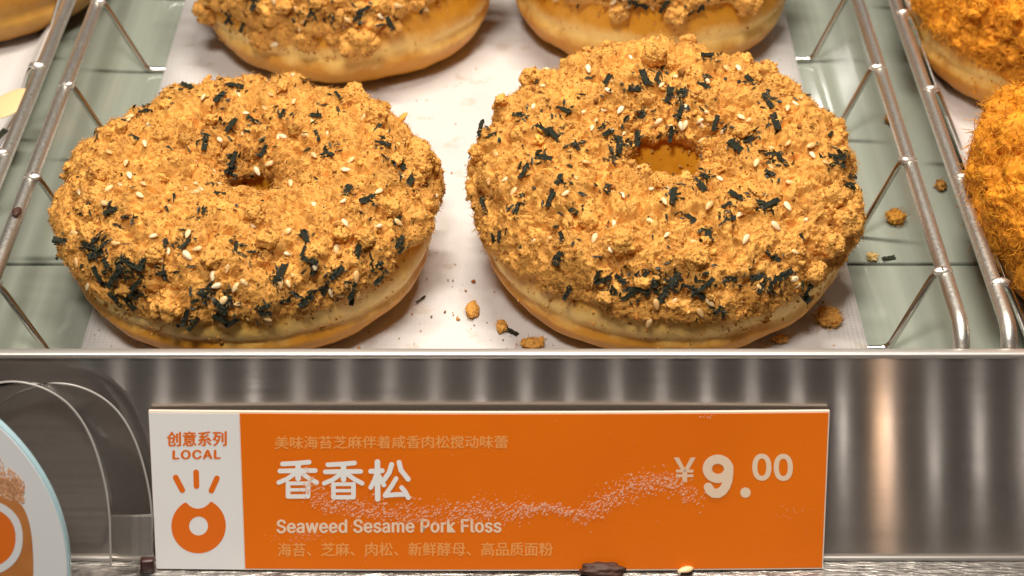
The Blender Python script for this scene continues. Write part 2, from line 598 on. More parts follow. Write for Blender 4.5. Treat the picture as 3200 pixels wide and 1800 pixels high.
def basket(xl, xr, yl, yr, label):
    o = tag(empty('wire_basket', ((xl + xr) / 2, 0.2, -0.0018)), label, 'wire basket', 'chrome wire display baskets')
    c = np.array(o.location)
    y0, y1 = LIPY + 0.0045, 0.48
    zf = -0.0003
    pts = [(0.5 * (xl + xr), y0, zf), (xl, y0, zf), (xl, y0, RZ), (xl, y1, RZ), (xr, y1, RZ), (xr, y0, RZ), (xr, y0, zf), (0.5 * (xl + xr), y0, zf)]
    P = smooth_path(pts, 0.0075, 7)
    P2 = []
    for a, b_ in zip(P[:-1], P[1:]):
        k = max(1, int(np.linalg.norm(b_ - a) / 0.03))
        P2 += [a + (b_ - a) * t / k for t in range(k)]
    V, Q, _ = tube_np(np.array(P2) - c, 0.0020, 14, closed=True)
    mesh_np('rail', V, [Q], M['rail'], o)
    for a, b_ in zip(yl, yr):
        r = 0.00092
        pts = [(xl + 0.0006, a, RZ + 0.0022), (xl + 0.0030, a, RZ + 0.0006), (xl + 0.0135, a, -0.0008), (xr - 0.0120, b_, -0.0008), (xr - 0.0030, b_, RZ + 0.0006), (xr - 0.0006, b_, RZ + 0.0022)]
        P = smooth_path(pts, 0.0022, 5)
        V, Q, T3 = tube_np(np.array(P) - c, r, 9)
        w = mesh_np('cross_wire', V, [Q, T3], M['wire'], o)
        for (x, y, s) in ((xl, a, 1), (xr, b_, -1)):
            bm = bmesh.new()
            bmesh.ops.create_icosphere(bm, subdivisions=2, radius=1)
            for v in bm.verts:
                k = 1 + 0.12 * math.sin(9 * v.co.x + 4 * v.co.y + a * 800)
                v.co = Vector((v.co.x * 0.0026 * k, v.co.y * 0.0013 * k, v.co.z * 0.0012 * k)) + Vector((x + s * 0.0010 - c[0], y - c[1], RZ + 0.0016 - c[2]))
            bm_obj('weld', bm, M['weld'], w, True)
    return o


basket(-0.1295, 0.1083, YL, YR, 'chrome wire basket holding the four seaweed donuts, in the middle')
YN = [at(x, y, 0.021)[1] for x, y in ((2533, 728), (2457, 462), (2359, 240), (2296, 47))]
YN += [YN[-1] + 0.05, YN[-1] + 0.1]
basket(0.1197, 0.3570, YN, YN, 'chrome wire basket holding the orange floss donuts, on the right')
YM = [0.01, 0.06, 0.11, 0.16, 0.21, 0.26]
basket(-0.3770, -0.1386, YM, YM, 'chrome wire basket holding the plain glazed donut, on the left')
paper('liner_paper', [(0.1262, 0.0145), (0.1280, 0.0105), (0.1310, 0.0040), (0.1350, 0.0006)] + [(x, 0.0004) for x in np.linspace(0.140, 0.335, 12)],
      LIPY + 0.0070, 0.46, 'pinkish greaseproof paper folded up beside the rail under the orange floss donuts')
paper('liner_paper', [(x, 0.0004) for x in np.linspace(-0.357, -0.158, 12)] + [(-0.1535, 0.0010), (-0.1495, 0.0060), (-0.1455, 0.0120)],
      LIPY + 0.0070, 0.46, 'pinkish greaseproof paper under the glazed donut at the upper left')


# ------------------------------------------------------------------ donuts
def sgnpow(v, e):
    return np.sign(v) * np.abs(v) ** e


class Ring:
    def __init__(s, R, hole, b, seed, slope=0.0, shear=0.0, flat=0.8, wob=0.02):
        s.slope = slope; s.R = R; s.shear = shear
        s.a = (R - hole) / 2; s.Rc = (R + hole) / 2; s.b = b; s.seed = seed; s.wob = wob; s.e = flat

    def pos(s, th, ph):
        c, sn = np.cos(ph), np.sin(ph)
        X = sgnpow(c, s.e); Z = sgnpow(sn, s.e)
        q = np.stack([np.cos(th) * 1.3, np.sin(th) * 1.3, np.full_like(th, s.seed * 3.7)], 1)
        w1 = perlin(q); w2 = perlin(q + 40)
        a = s.a * (1 + s.wob * 1.5 * w1); Rc = s.Rc * (1 + s.wob * w2)
        b = s.b * (1 + s.wob * 1.2 * perlin(q + 80) * (Z > 0))
        b = b * np.where(Z > 0, 1 + s.slope * np.sin(th) * (s.Rc + s.a * X) / s.R, 1)
        # slight waist crease where the two fried halves meet
        crease = 0.0014 * np.exp(-((ph + 0.22) / 0.09) ** 2)
        r = Rc + (a - crease) * X
        return np.stack([r * np.cos(th), r * np.sin(th), s.b + b * Z + s.shear * r * np.sin(th) * (Z + 1) / 2], 1)

    def nrm(s, th, ph):
        d = 1e-3
        t = s.pos(th + d, ph) - s.pos(th - d, ph)
        u = s.pos(th, ph + d) - s.pos(th, ph - d)
        n = np.cross(t, u)
        return n / (np.linalg.norm(n, axis=1)[:, None] + 1e-15)


def grid_faces(nt, npn, wrap_t=True, wrap_p=False):
    i = np.arange(nt if wrap_t else nt - 1); j = np.arange(npn if wrap_p else npn - 1)
    I, J = np.meshgrid(i, j, indexing='ij')
    I = I.ravel(); J = J.ravel(); I2 = (I + 1) % nt; J2 = (J + 1) % npn
    return np.stack([I * npn + J, I2 * npn + J, I2 * npn + J2, I * npn + J2], 1)


def ico(sub):
    bm = bmesh.new()
    bmesh.ops.create_icosphere(bm, subdivisions=sub, radius=1)
    bm.verts.ensure_lookup_table()
    V = np.array([v.co[:] for v in bm.verts]); F = np.array([[v.index for v in f.verts] for f in bm.faces])
    bm.free()
    return V, F


ICO1 = ico(1); ICO2 = ico(2); ICO3 = ico(3)


def rand_rot(rs, n):
    q = rs.normal(size=(n, 4)); q /= np.linalg.norm(q, axis=1)[:, None]
    w, x, y, z = q.T
    return np.stack([np.stack([1 - 2 * (y * y + z * z), 2 * (x * y - z * w), 2 * (x * z + y * w)], 1),
                     np.stack([2 * (x * y + z * w), 1 - 2 * (x * x + z * z), 2 * (y * z - x * w)], 1),
                     np.stack([2 * (x * z - y * w), 2 * (y * z + x * w), 1 - 2 * (x * x + y * y)], 1)], 1)


def crumbs_np(rs, C, size, ico_, rough=0.28, flat=True):
    n = len(C)
    V0, F0 = ico_
    k = len(V0)
    S = size[:, None, None] * (1 + rough * rs.normal(size=(n, k, 1)))
    sc = rs.uniform(0.55, 1.25, size=(n, 1, 3)) if flat else 1
    P = V0[None] * S * sc
    Rm = rand_rot(rs, n)
    P = np.einsum('nij,nkj->nki', Rm, P) + C[:, None, :]
    F = (F0[None] + (np.arange(n) * k)[:, None, None]).reshape(-1, 3)
    return P.reshape(-1, 3), F, k


def fibers_np(rs, C, Nn, length, r, segs=5, curl=1.0):
    n = len(C)
    d = rs.normal(size=(n, 3)); d -= Nn * (d * Nn).sum(1)[:, None] * rs.uniform(0.65, 1.1, (n, 1))
    d /= np.linalg.norm(d, axis=1)[:, None]
    P = np.zeros((n, segs, 3)); p = C.copy()
    step = (length / (segs - 1))[:, None]
    ax = rs.normal(size=(n, 3)) * curl
    D = []
    for k in range(segs):
        P[:, k] = p; D.append(d)
        p = p + d * step
        d = d + np.cross(ax, d) * 0.35 + rs.normal(size=(n, 3)) * 0.22 * curl
        d /= np.linalg.norm(d, axis=1)[:, None]
    D = np.stack(D, 1)
    ref = rs.normal(size=(n, 1, 3))
    A = np.cross(D, ref); A /= np.linalg.norm(A, axis=2)[..., None] + 1e-9
    B = np.cross(D, A)
    rr = r[:, None, None] * np.array([0.5] + [1.0] * (segs - 2) + [0.35])[None, :, None]
    ring = [P + rr * (math.cos(t) * A + math.sin(t) * B) for t in (0, 2.09, 4.19)]
    V = np.stack(ring, 2).reshape(-1, 3)
    base = []
    for k in range(segs - 1):
        for q in range(3):
            q2 = (q + 1) % 3
            base.append((k * 3 + q, k * 3 + q2, (k + 1) * 3 + q2, (k + 1) * 3 + q))
    base = np.array(base)
    F = (base[None] + (np.arange(n) * segs * 3)[:, None, None]).reshape(-1, 4)
    return V, F, segs * 3


def tints(rs, n, base, spread=0.11):
    base = np.array(base)
    k = np.exp(rs.normal(size=(n, 1)) * spread)
    warm = rs.normal(size=(n, 1)) * 0.07
    c = base * k * np.array([1, 1, 1]) * (1 + warm * np.array([0.3, -0.6, -1.6]))
    toast = rs.rand(n, 1) < 0.20
    c = np.where(toast, c * np.array([0.55, 0.42, 0.32]), c)
    pale = rs.rand(n, 1) < 0.10
    c = np.where(pale, c * np.array([1.12, 1.25, 1.7]), c)
    return np.clip(c, 0.004, 0.95)


def donut(name, label, cat, group, C, R, hole, b, seed, dough, tilt=(0, 0, 0), slope=0.0, shear=0.0, nt=192, npn=96):
    """a fried ring on the tray; returns (root, ring, matrix)"""
    o = tag(empty(name, C), label, cat, group)
    o.rotation_euler = tilt
    g = Ring(R, hole, b, seed, slope, shear)
    th = np.linspace(0, 2 * PI, nt, endpoint=False); ph = np.linspace(-PI, PI, npn, endpoint=False)
    T, P_ = np.meshgrid(th, ph, indexing='ij'); T = T.ravel(); P_ = P_.ravel()
    V = g.pos(T, P_)
    V = V + g.nrm(T, P_) * (0.0011 * fbm(V * 80 + seed * 5, 4))[:, None]
    V[:, 2] = np.maximum(V[:, 2], 0.0)
    mesh_np('dough_ring', V, [grid_faces(nt, npn, True, True)], dough, o)
    bpy.context.view_layer.update()
    Mx = np.array(o.matrix_basis)
    return o, g, Mx


def make_topping(o, g, Mx, seed, base, n_th, n_ph, lo, hi, ncrumb, nfib, fib_len=(0.0015, 0.004), thick=0.0013, chunks=(), amp=1.0, fuzz=0.000052, nlump=60):
    rs = np.random.RandomState(seed)
    th = np.linspace(0, 2 * PI, n_th, endpoint=False)
    q = np.stack([np.cos(th) * 2.2, np.sin(th) * 2.2, np.full(n_th, seed * 1.7)], 1)
    plo = np.array([lo(t) for t in th]) + 0.28 * fbm(q * 1.6, 4)
    phi_ = np.array([hi(t) for t in th]) + 0.22 * fbm(q + 31, 4)
    s = np.linspace(0, 1, n_ph)
    PH = plo[:, None] + (phi_ - plo)[:, None] * s[None]
    TH = np.repeat(th[:, None], n_ph, 1)
    T = TH.ravel(); P_ = PH.ravel(); S = np.tile(s, n_th)
    B = g.pos(T, P_); Nn = g.nrm(T, P_)
    edge = np.clip(np.minimum(S, 1 - S) / 0.055, 0, 1)
    edge = np.sqrt(1 - (1 - edge) ** 2)
    thin = 0.5 + 0.5 * np.clip((P_ + 0.1) / 0.9, 0, 1)
    warp = B + 0.0012 * np.stack([perlin(B * 260), perlin(B * 260 + 9), perlin(B * 260 + 23)], 1)
    f1 = worley(warp * 135 + seed); f2 = worley(warp * 330 + seed * 2); f3 = worley(B * 800 + seed)
    dome = lambda f, r: np.sqrt(np.clip(1 - (f / r) ** 2, 0, 1))
    h = thick + amp * (0.0034 * dome(f1, 0.70) * (0.5 + 0.9 * np.clip(0.5 + fbm(B * 70 + 5, 2), 0, 1))
                       + 0.0012 * dome(f2, 0.80) + 0.00032 * dome(f3, 0.9)) + 0.0006 * fbm(B * 900, 2) + 0.0010 * fbm(B * 120, 2)
    h = h - 0.0022 * np.clip(fbm(B * 300 + 11, 2) - 0.10, 0, 1) * 2 - 0.0006 * np.clip(fbm(B * 700 + 19, 2) - 0.10, 0, 1) * 2
    h = np.maximum(h, 0.0002) * thin
    V = B + Nn * (h * edge - 0.0006 * (1 - edge))[:, None]
    V = V + (0.00035 * edge)[:, None] * np.stack([perlin(B * 700 + 3), perlin(B * 700 + 51), perlin(B * 700 + 77)], 1)
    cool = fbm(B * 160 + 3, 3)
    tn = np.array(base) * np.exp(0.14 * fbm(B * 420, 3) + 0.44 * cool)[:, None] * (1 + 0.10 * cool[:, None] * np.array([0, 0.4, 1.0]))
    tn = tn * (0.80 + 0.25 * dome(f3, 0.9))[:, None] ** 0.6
    allV = [V]; quads = [grid_faces(n_th, n_ph)]; tris = []; cols = [tn]; off = len(V)
    inside = np.where((S > 0.02) & (S < 0.98))[0]
    area_w = np.linalg.norm(B[inside][:, :2], axis=1); area_w = area_w / area_w.sum()
    # crumbs
    for cnt, s0, ic in ((int(ncrumb * 0.92), 0.00019, ICO1), (int(ncrumb * 0.08), 0.00042, ICO1)):
        if cnt == 0: continue
        idx = rs.choice(inside, cnt, p=area_w)
        size = s0 * np.exp(rs.normal(size=cnt) * 0.35)
        Cc = V[idx] + Nn[idx] * (size * rs.uniform(0.0, 0.9, cnt))[:, None]
        P, F, k = crumbs_np(rs, Cc, size, ic, 0.34)
        allV.append(P); tris.append(F + off); off += len(P)
        cols.append(np.repeat(tints(rs, cnt, base), k, 0))
    # loose crumbs caught on the dough under the border
    nb = 700
    ti = rs.randint(0, n_th, nb)
    pb = plo[ti] - np.abs(rs.normal(size=nb)) * 0.22 * (0.4 + np.clip(0.5 + 1.5 * perlin(np.stack([np.cos(th[ti]) * 5, np.sin(th[ti]) * 5, np.full(nb, seed * 1.0)], 1)), 0, 1.3))
    Pb = g.pos(th[ti], pb); Nb = g.nrm(th[ti], pb)
    size = 0.00022 * np.exp(rs.normal(size=nb) * 0.45)
    P, F, k = crumbs_np(rs, Pb + Nb * (size * 0.4)[:, None], size, ICO1, 0.34)
    allV.append(P); tris.append(F + off); off += len(P)
    cols.append(np.repeat(tints(rs, nb, base), k, 0))
    nb = 90
    ti = rs.randint(0, n_th, nb)
    pb = phi_[ti] + np.abs(rs.normal(size=nb)) * 0.30
    Pb = g.pos(th[ti], pb); Nb = g.nrm(th[ti], pb)
    size = 0.00030 * np.exp(rs.normal(size=nb) * 0.5)
    P, F, k = crumbs_np(rs, Pb + Nb * (size * 0.4)[:, None], size, ICO1, 0.34)
    allV.append(P); tris.append(F + off); off += len(P)
    cols.append(np.repeat(tints(rs, nb, base), k, 0))
    # big chunks
    Wx, Wy, Wd = proj(V @ Mx[:3, :3].T + Mx[:3, 3])
    for (ct, cp, r) in chunks:
        if ct > 10 or cp > 10:                                # seen position on the photo, put on the nearest visible floss
            dd = (Wx - ct) ** 2 + (Wy - cp) ** 2
            near = np.where(dd < 12 ** 2)[0]
            if len(near) == 0: near = np.argsort(dd)[:3]
            ii = near[np.argmin(Wd[near])]
            p, nn = V[ii] - Nn[ii] * 0.0010, Nn[ii]
            ct, cp = ct * 0.01, cp * 0.01
        else:
            p = g.pos(np.array([ct]), np.array([cp]))[0]; nn = g.nrm(np.array([ct]), np.array([cp]))[0]
        V0, F0 = ICO3 if False else ico(5)
        d = 0.9 + 0.38 * perlin(V0 * 1.3 + ct * 9) + 0.16 * dome(worley(V0 * 2.3 + ct * 3), 0.8) + 0.12 * dome(worley(V0 * 5 + cp), 0.9) + 0.12 * fbm(V0 * 7, 3)
        r = r * 0.88
        P = p + nn * r * 0.35 + V0 * (r * d)[:, None]
        allV.append(P); tris.append(F0 + off); off += len(P)
        cols.append(np.array(base) * np.exp(0.14 * fbm(V0 * 5 + ct, 2))[:, None])
        nc = int(260 * (r / 0.003) ** 2)
        ii = rs.choice(len(V0), nc)
        size = 0.00024 * np.exp(rs.normal(size=nc) * 0.4)
        P2, F2, k = crumbs_np(rs, P[ii], size, ICO1, 0.24)
        allV.append(P2); tris.append(F2 + off); off += len(P2)
        cols.append(np.repeat(tints(rs, nc, base), k, 0))
    # many smaller soft lumps
    nl_ = nlump
    idx = rs.choice(inside, nl_, p=area_w)
    for ii in idx:
        r = rs.uniform(0.0008, 0.0020)
        V0, F0 = ico(4)
        o3 = rs.uniform(0, 50)
        d = 0.85 + 0.40 * perlin(V0 * 1.2 + o3) + 0.20 * dome(worley(V0 * 2.3 + o3), 0.8) + 0.14 * fbm(V0 * 5 + o3, 3)
        sq = rs.uniform(0.7, 1.35, 3)
        P = V[ii] + Nn[ii] * r * 0.25 + V0 * (r * d)[:, None] * sq
        allV.append(P); tris.append(F0 + off); off += len(P)
        cols.append(np.array(base) * np.exp(rs.normal() * 0.14 - 0.03 + 0.16 * fbm(V0 * 4 + o3, 2))[:, None])
        nc = int(110 * (r / 0.002) ** 2)
        jj = rs.choice(len(V0), nc)
        size = 0.00022 * np.exp(rs.normal(size=nc) * 0.4)
        P2, F2, k = crumbs_np(rs, P[jj], size, ICO1, 0.3)
        allV.append(P2); tris.append(F2 + off); off += len(P2)
        cols.append(np.repeat(tints(rs, nc, base), k, 0))
    # fibres
    if nfib:
        idx = rs.choice(inside, nfib, p=area_w)
        ln = rs.uniform(*fib_len, nfib)
        P, F, k = fibers_np(rs, V[idx] + Nn[idx] * 0.0002, Nn[idx], ln, fuzz * rs.uniform(0.7, 1.5, nfib), 5)
        allV.append(P); quads.append(F + off); off += len(P)
        cols.append(np.repeat(tints(rs, nfib, np.array(base) * 1.05), k, 0))
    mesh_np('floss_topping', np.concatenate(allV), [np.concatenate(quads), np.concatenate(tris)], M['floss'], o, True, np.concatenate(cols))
    Wv = V @ Mx[:3, :3].T + Mx[:3, 3]
    Wn = Nn @ Mx[:3, :3].T
    return dict(V=V, N=Nn, W=Wv, WN=Wn, inside=inside, w=area_w, rs=rs)


# ---- sprinkles: prototype meshes shared by all copies
def flake_mesh(k):
    rs = np.random.RandomState(100 + k)
    nl, nw = 9, 4
    u = np.linspace(-0.5, 0.5, nl); v = np.linspace(-0.5, 0.5, nw)
    U, Vv = np.meshgrid(u, v, indexing='ij')
    w = rs.uniform(0.24, 0.40)
    curl = rs.uniform(-0.6, 0.6); twist = rs.uniform(-0.7, 0.7)
    x = U.copy(); y = Vv * w * (1 + 0.06 * rs.normal(size=U.shape) * (np.abs(Vv) > 0.4))
    y = y + 0.10 * curl * U ** 2
    z = curl * 0.45 * (U ** 2 - 0.08) + twist * U * Vv * w + 0.035 * rs.normal(size=U.shape) + 0.5 * w * (Vv ** 2) * rs.uniform(-1, 1)
    top = np.stack([x, y, z], -1).reshape(-1, 3); bot = top - (0, 0, 0.045)
    F = grid_faces(nl, nw, False)
    n = nl * nw
    F2 = F[:, ::-1] + n
    rim = [i * nw for i in range(nl)] + [(nl - 1) * nw + j for j in range(1, nw)] + [i * nw + nw - 1 for i in range(nl - 2, -1, -1)] + [j for j in range(nw - 2, 0, -1)]
    S = np.array([(rim[(i + 1) % len(rim)], rim[i], rim[i] + n, rim[(i + 1) % len(rim)] + n) for i in range(len(rim))])
    o = mesh_np('seaweed_flake', np.vstack([top, bot]), [F, F2, S], M['seaweed'], None, False)
    me = o.data
    bpy.data.objects.remove(o)
    return me


def seed_mesh(k):
    V0, F0 = ICO2
    rs = np.random.RandomState(300 + k)
    V = V0.copy()
    t = (V[:, 0] + 1) / 2
    wdt = 0.62 * (0.55 + 0.55 * t) * (1 - 0.15 * t ** 4)
    V[:, 1] *= wdt; V[:, 2] *= wdt * 0.55
    V *= 1 + 0.03 * rs.normal(size=(len(V), 1))
    o = mesh_np('sesame_seed', V, [F0], M['sesame'])
    me = o.data
    bpy.data.objects.remove(o)
    return me


FLAKES = [flake_mesh(k) for k in range(12)]
SEEDS = [seed_mesh(k) for k in range(4)]


def place(o, D, me, nm, px=None, idx=None, ang=0.0, length=0.003, lift=0.0003, tilt=0.3, scale=None):
    rs = D['rs']
    if px is not None:
        x, y, dep = proj(D['W'])
        d2 = (x - px[0]) ** 2 + (y - px[1]) ** 2
        near = np.where(d2 < 7 ** 2)[0]
        if len(near) == 0:
            near = np.argsort(d2)[:3]
            if d2[near[0]] > 60 ** 2: return None
        idx = near[np.argmin(dep[near])]
    n = D['WN'][idx]; p = D['W'][idx]
    d = RX * math.cos(ang) + UP * math.sin(ang)
    view = (CAM - p) / np.linalg.norm(CAM - p)
    # direction in the tangent plane that looks like 'ang' from the front
    nn = n + 0.35 * view + 0.25 * tilt * rs.normal(size=3)
    nn /= np.linalg.norm(nn)
    tdir = d - view * ((d @ nn) / max(view @ nn, 0.25))
    ln = np.linalg.norm(tdir); tdir = tdir / ln
    ln = min(ln, 1.5)
    tdir = tdir - nn * (tdir @ nn); tdir /= np.linalg.norm(tdir)
    yv = np.cross(nn, tdir)
    Rw = np.stack([tdir, yv, nn], 1)
    sc = length * (ln if scale is None else 1)
    Mw = Matrix(((*(Rw[0] * sc), 0), (*(Rw[1] * sc), 0), (*(Rw[2] * sc), 0), (0, 0, 0, 1)))
    Mw.translation = Vector(p + n * lift)
    ob = bpy.data.objects.new(nm, me)
    COL.objects.link(ob)
    ob.parent = o
    ob.matrix_basis = o.matrix_basis.inverted() @ Mw
    return ob


PXM = 1 / 9400.0       # metres per design pixel at the front donuts


def sprinkle(o, D, flakes, seeds, conv, k, extra_f, extra_s, only_front=True, pxm=PXM):
    rs = D['rs']
    nf = ns = 0
    for (cx, cy, ln, an) in flakes:
        L_ = ln * k * pxm * rs.uniform(0.8, 1.2)
        if place(o, D, FLAKES[rs.randint(12)], 'seaweed_flake', conv(cx, cy), None, math.radians(an), min(max(L_, 0.0013), 0.0044), rs.uniform(0.0003, 0.0008)): nf += 1
    for (cx, cy) in seeds:
        if place(o, D, SEEDS[rs.randint(4)], 'sesame_seed', conv(cx, cy), None, rs.uniform(0, PI), rs.uniform(0.0011, 0.00165), rs.uniform(0.0001, 0.0008), 0.5, 1): ns += 1
    x, y, dep = proj(D['W'][D['inside']])
    face = (D['WN'][D['inside']] * (CAM - D['W'][D['inside']])).sum(1) > 0
    ok = D['inside'][face & (y > -60) & (x > -20) & (x < 2600)]
    for i in range(min(extra_f, 96 - nf)):
        place(o, D, FLAKES[rs.randint(12)], 'seaweed_flake', None, rs.choice(ok), rs.uniform(0, PI), rs.uniform(0.0012, 0.0032), rs.uniform(0.0003, 0.0008))
    for i in range(min(extra_s, 97 - ns)):
        place(o, D, SEEDS[rs.randint(4)], 'sesame_seed', None, rs.choice(ok), rs.uniform(0, PI), rs.uniform(0.0009, 0.00155), rs.uniform(-0.0001, 0.0006), 0.5, 1)


def specks(o, D, flakes, conv, n_each, n_rand):
    n_each *= 3
    """crumbled seaweed dust around the shreds: nobody could count it, one part"""
    rs = D['rs']
    x, y, dep = proj(D['W'])
    idx = []
    for (cx, cy, ln, an) in flakes:
        px = conv(cx, cy)
        for _ in range(rs.randint(max(1, n_each - 2), n_each + 3)):
            q = (px[0] + rs.normal() * 17, px[1] + rs.normal() * 13)
            near = np.where((x - q[0]) ** 2 + (y - q[1]) ** 2 < 25)[0]
            if len(near): idx.append(near[np.argmin(dep[near])])
    idx += list(rs.choice(D['inside'], n_rand * 4))
    idx = np.array(idx); n = len(idx)
    fv = np.array([v.co[:] for v in FLAKES[0].vertices])
    Vs, Fs, off = [], [], 0
    for i in idx:
        me_ = [(-0.5, -0.2, 0), (0.1, -0.3, 0.1), (0.5, 0.05, 0), (0.05, 0.28, 0.05), (-0.4, 0.2, -0.08)]
        P = np.array(me_) * rs.uniform(0.7, 1.3, (5, 3)) * (rs.uniform(1.0, 2.0), rs.uniform(0.5, 1.1), 1)
        P = np.vstack([P, P - (0, 0, 0.1)])
        nn = D['N'][i] + 0.5 * rs.normal(size=3); nn /= np.linalg.norm(nn)
        t_ = np.cross(nn, rs.normal(size=3)); t_ /= np.linalg.norm(t_); b_ = np.cross(nn, t_)
        sz = 0.0004 + 0.0015 * rs.rand() ** 1.6
        Vs.append(D['V'][i] + D['N'][i] * rs.uniform(0.0001, 0.0006) + (P * sz) @ np.stack([t_, b_, nn]))
        T = [(0, 1, 2), (0, 2, 3), (0, 3, 4), (7, 6, 5), (8, 7, 5), (9, 8, 5)]
        for k in range(5):
            k2 = (k + 1) % 5
            T += [(k2, k, k + 5), (k2, k + 5, k2 + 5)]
        Fs.append(np.array(T) + off); off += 10
    q = mesh_np('seaweed_dust', np.concatenate(Vs), [np.concatenate(Fs)], M['seaweed'], o, False)
    q['kind'] = 'stuff'


GOLD = (0.705, 0.360, 0.080)
SPICY = (0.74, 0.30, 0.018)
GRP = 'seaweed and pork floss ring donuts'


def ang_px(o_c, px, zc):
    """angle round a donut of the tray point under a pixel"""
    p = at(px[0], px[1], zc)
    return math.atan2(p[1] - o_c[1], p[0] - o_c[0])


# left front
C1 = at(633, 568, 0.0165); C1[2] = 0.0006
d1, g1, m1 = donut('seaweed_donut', 'front left donut, its hole almost closed by golden floss, a pale nugget below it', 'donut', GRP,
                   C1, 0.0474, 0.0080, 0.0168, 1, M['dough'], slope=0.04, shear=0.03)
D1 = make_topping(d1, g1, m1, 11, GOLD, 900, 300,
                  lambda t: 0.02 + 0.25 * math.exp(-((t - 2 * PI + 0.55) / 0.5) ** 2), lambda t: PI * 0.86, 8000, 30000, (0.0006, 0.0020),
                  chunks=[(668, 592, 0.0027), (885, 240, 0.0042), (960, 285, 0.0030), (1068, 385, 0.0036), (1075, 425, 0.0026), (225, 578, 0.0030), (430, 790, 0.0028), (520, 650, 0.0024), (400, 640, 0.0024), (985, 520, 0.0028), (640, 530, 0.0026), (250, 420, 0.003), (930, 600, 0.0024)])
F1 = [(670,130,60,-20),(895,130,80,-10),(575,195,50,60),(460,250,50,20),(815,190,60,45),(1120,265,60,60),(1290,280,110,0),(870,325,80,50),(990,310,80,-30),(755,400,150,80),(1040,440,60,60),(900,490,90,70),(870,545,60,30),(1360,460,60,-20),(1605,410,100,-15),(1690,500,100,-55),(1735,590,80,60),(1440,640,70,60),(1530,680,90,20),(175,725,100,55),(295,745,80,20),(70,875,90,-10),(215,880,80,30),(200,915,100,-20),(345,990,80,75),(450,1000,90,60),(235,1040,90,-60),(300,1105,160,-25),(420,1085,60,45),(390,1190,80,-50),(575,905,70,80),(660,895,60,45),(905,910,50,85),(990,935,40,0),(1240,860,70,-70),(1270,980,100,-20),(1115,1030,130,70),(1100,1080,90,60),(1500,950,90,80),(1400,1040,90,45),(1290,1040,60,60),(1330,1130,80,60),(1240,1180,100,40),(1150,1165,60,10),(1470,1130,80,70),(1495,1210,80,80),(1580,1080,70,45),(1700,890,60,60),(780,1110,90,45),(760,1160,60,-30),(840,1210,100,-50),(660,1250,80,70),(650,1330,60,10),(930,1330,60,30),(1050,1210,60,20),(1040,1240,50,0),(560,1040,50,10),(1600,1005,50,30),(1270,110,30,0),(1680,770,40,45),(370,780,50,0),(745,740,40,70)]
F1 += [(230,960,70,20),(280,1000,80,-50),(320,1060,70,60),(360,1040,60,10),(400,1000,70,-30),(260,900,60,40),(430,1130,60,30),(330,1160,70,-40),(720,1180,70,20),(820,1260,80,-20),(700,1290,60,50),(880,1180,60,70)]
S1 = [(390,275),(460,415),(305,630),(445,660),(395,565),(370,500),(720,640),(470,610),(1085,180),(1060,520),(1010,560),(1580,650),(1710,570),(665,950),(730,930),(685,855),(320,905),(515,855),(595,940),(555,975),(785,1045),(820,1090),(895,1105),(940,1075),(850,1165),(1160,840),(1130,1090),(1150,1100),(1370,1140),(1410,1150),(1490,1055),(1505,1160),(1060,1260),(1060,1315),(850,1320),(1290,1000),(1380,920),(1600,820),(1420,790),(1690,790),(125,835),(265,700),(1280,480),(1440,540),(740,190),(1190,210),(300,450)]
sprinkle(d1, D1, F1, S1, lambda x, y: ((150 + x / 1.5415) * .805, (180 + y / 1.5415) * .805), .805 / 1.5415, 26, 50)
specks(d1, D1, F1, lambda x, y: ((150 + x / 1.5415) * .805, (180 + y / 1.5415) * .805), 4, 60)

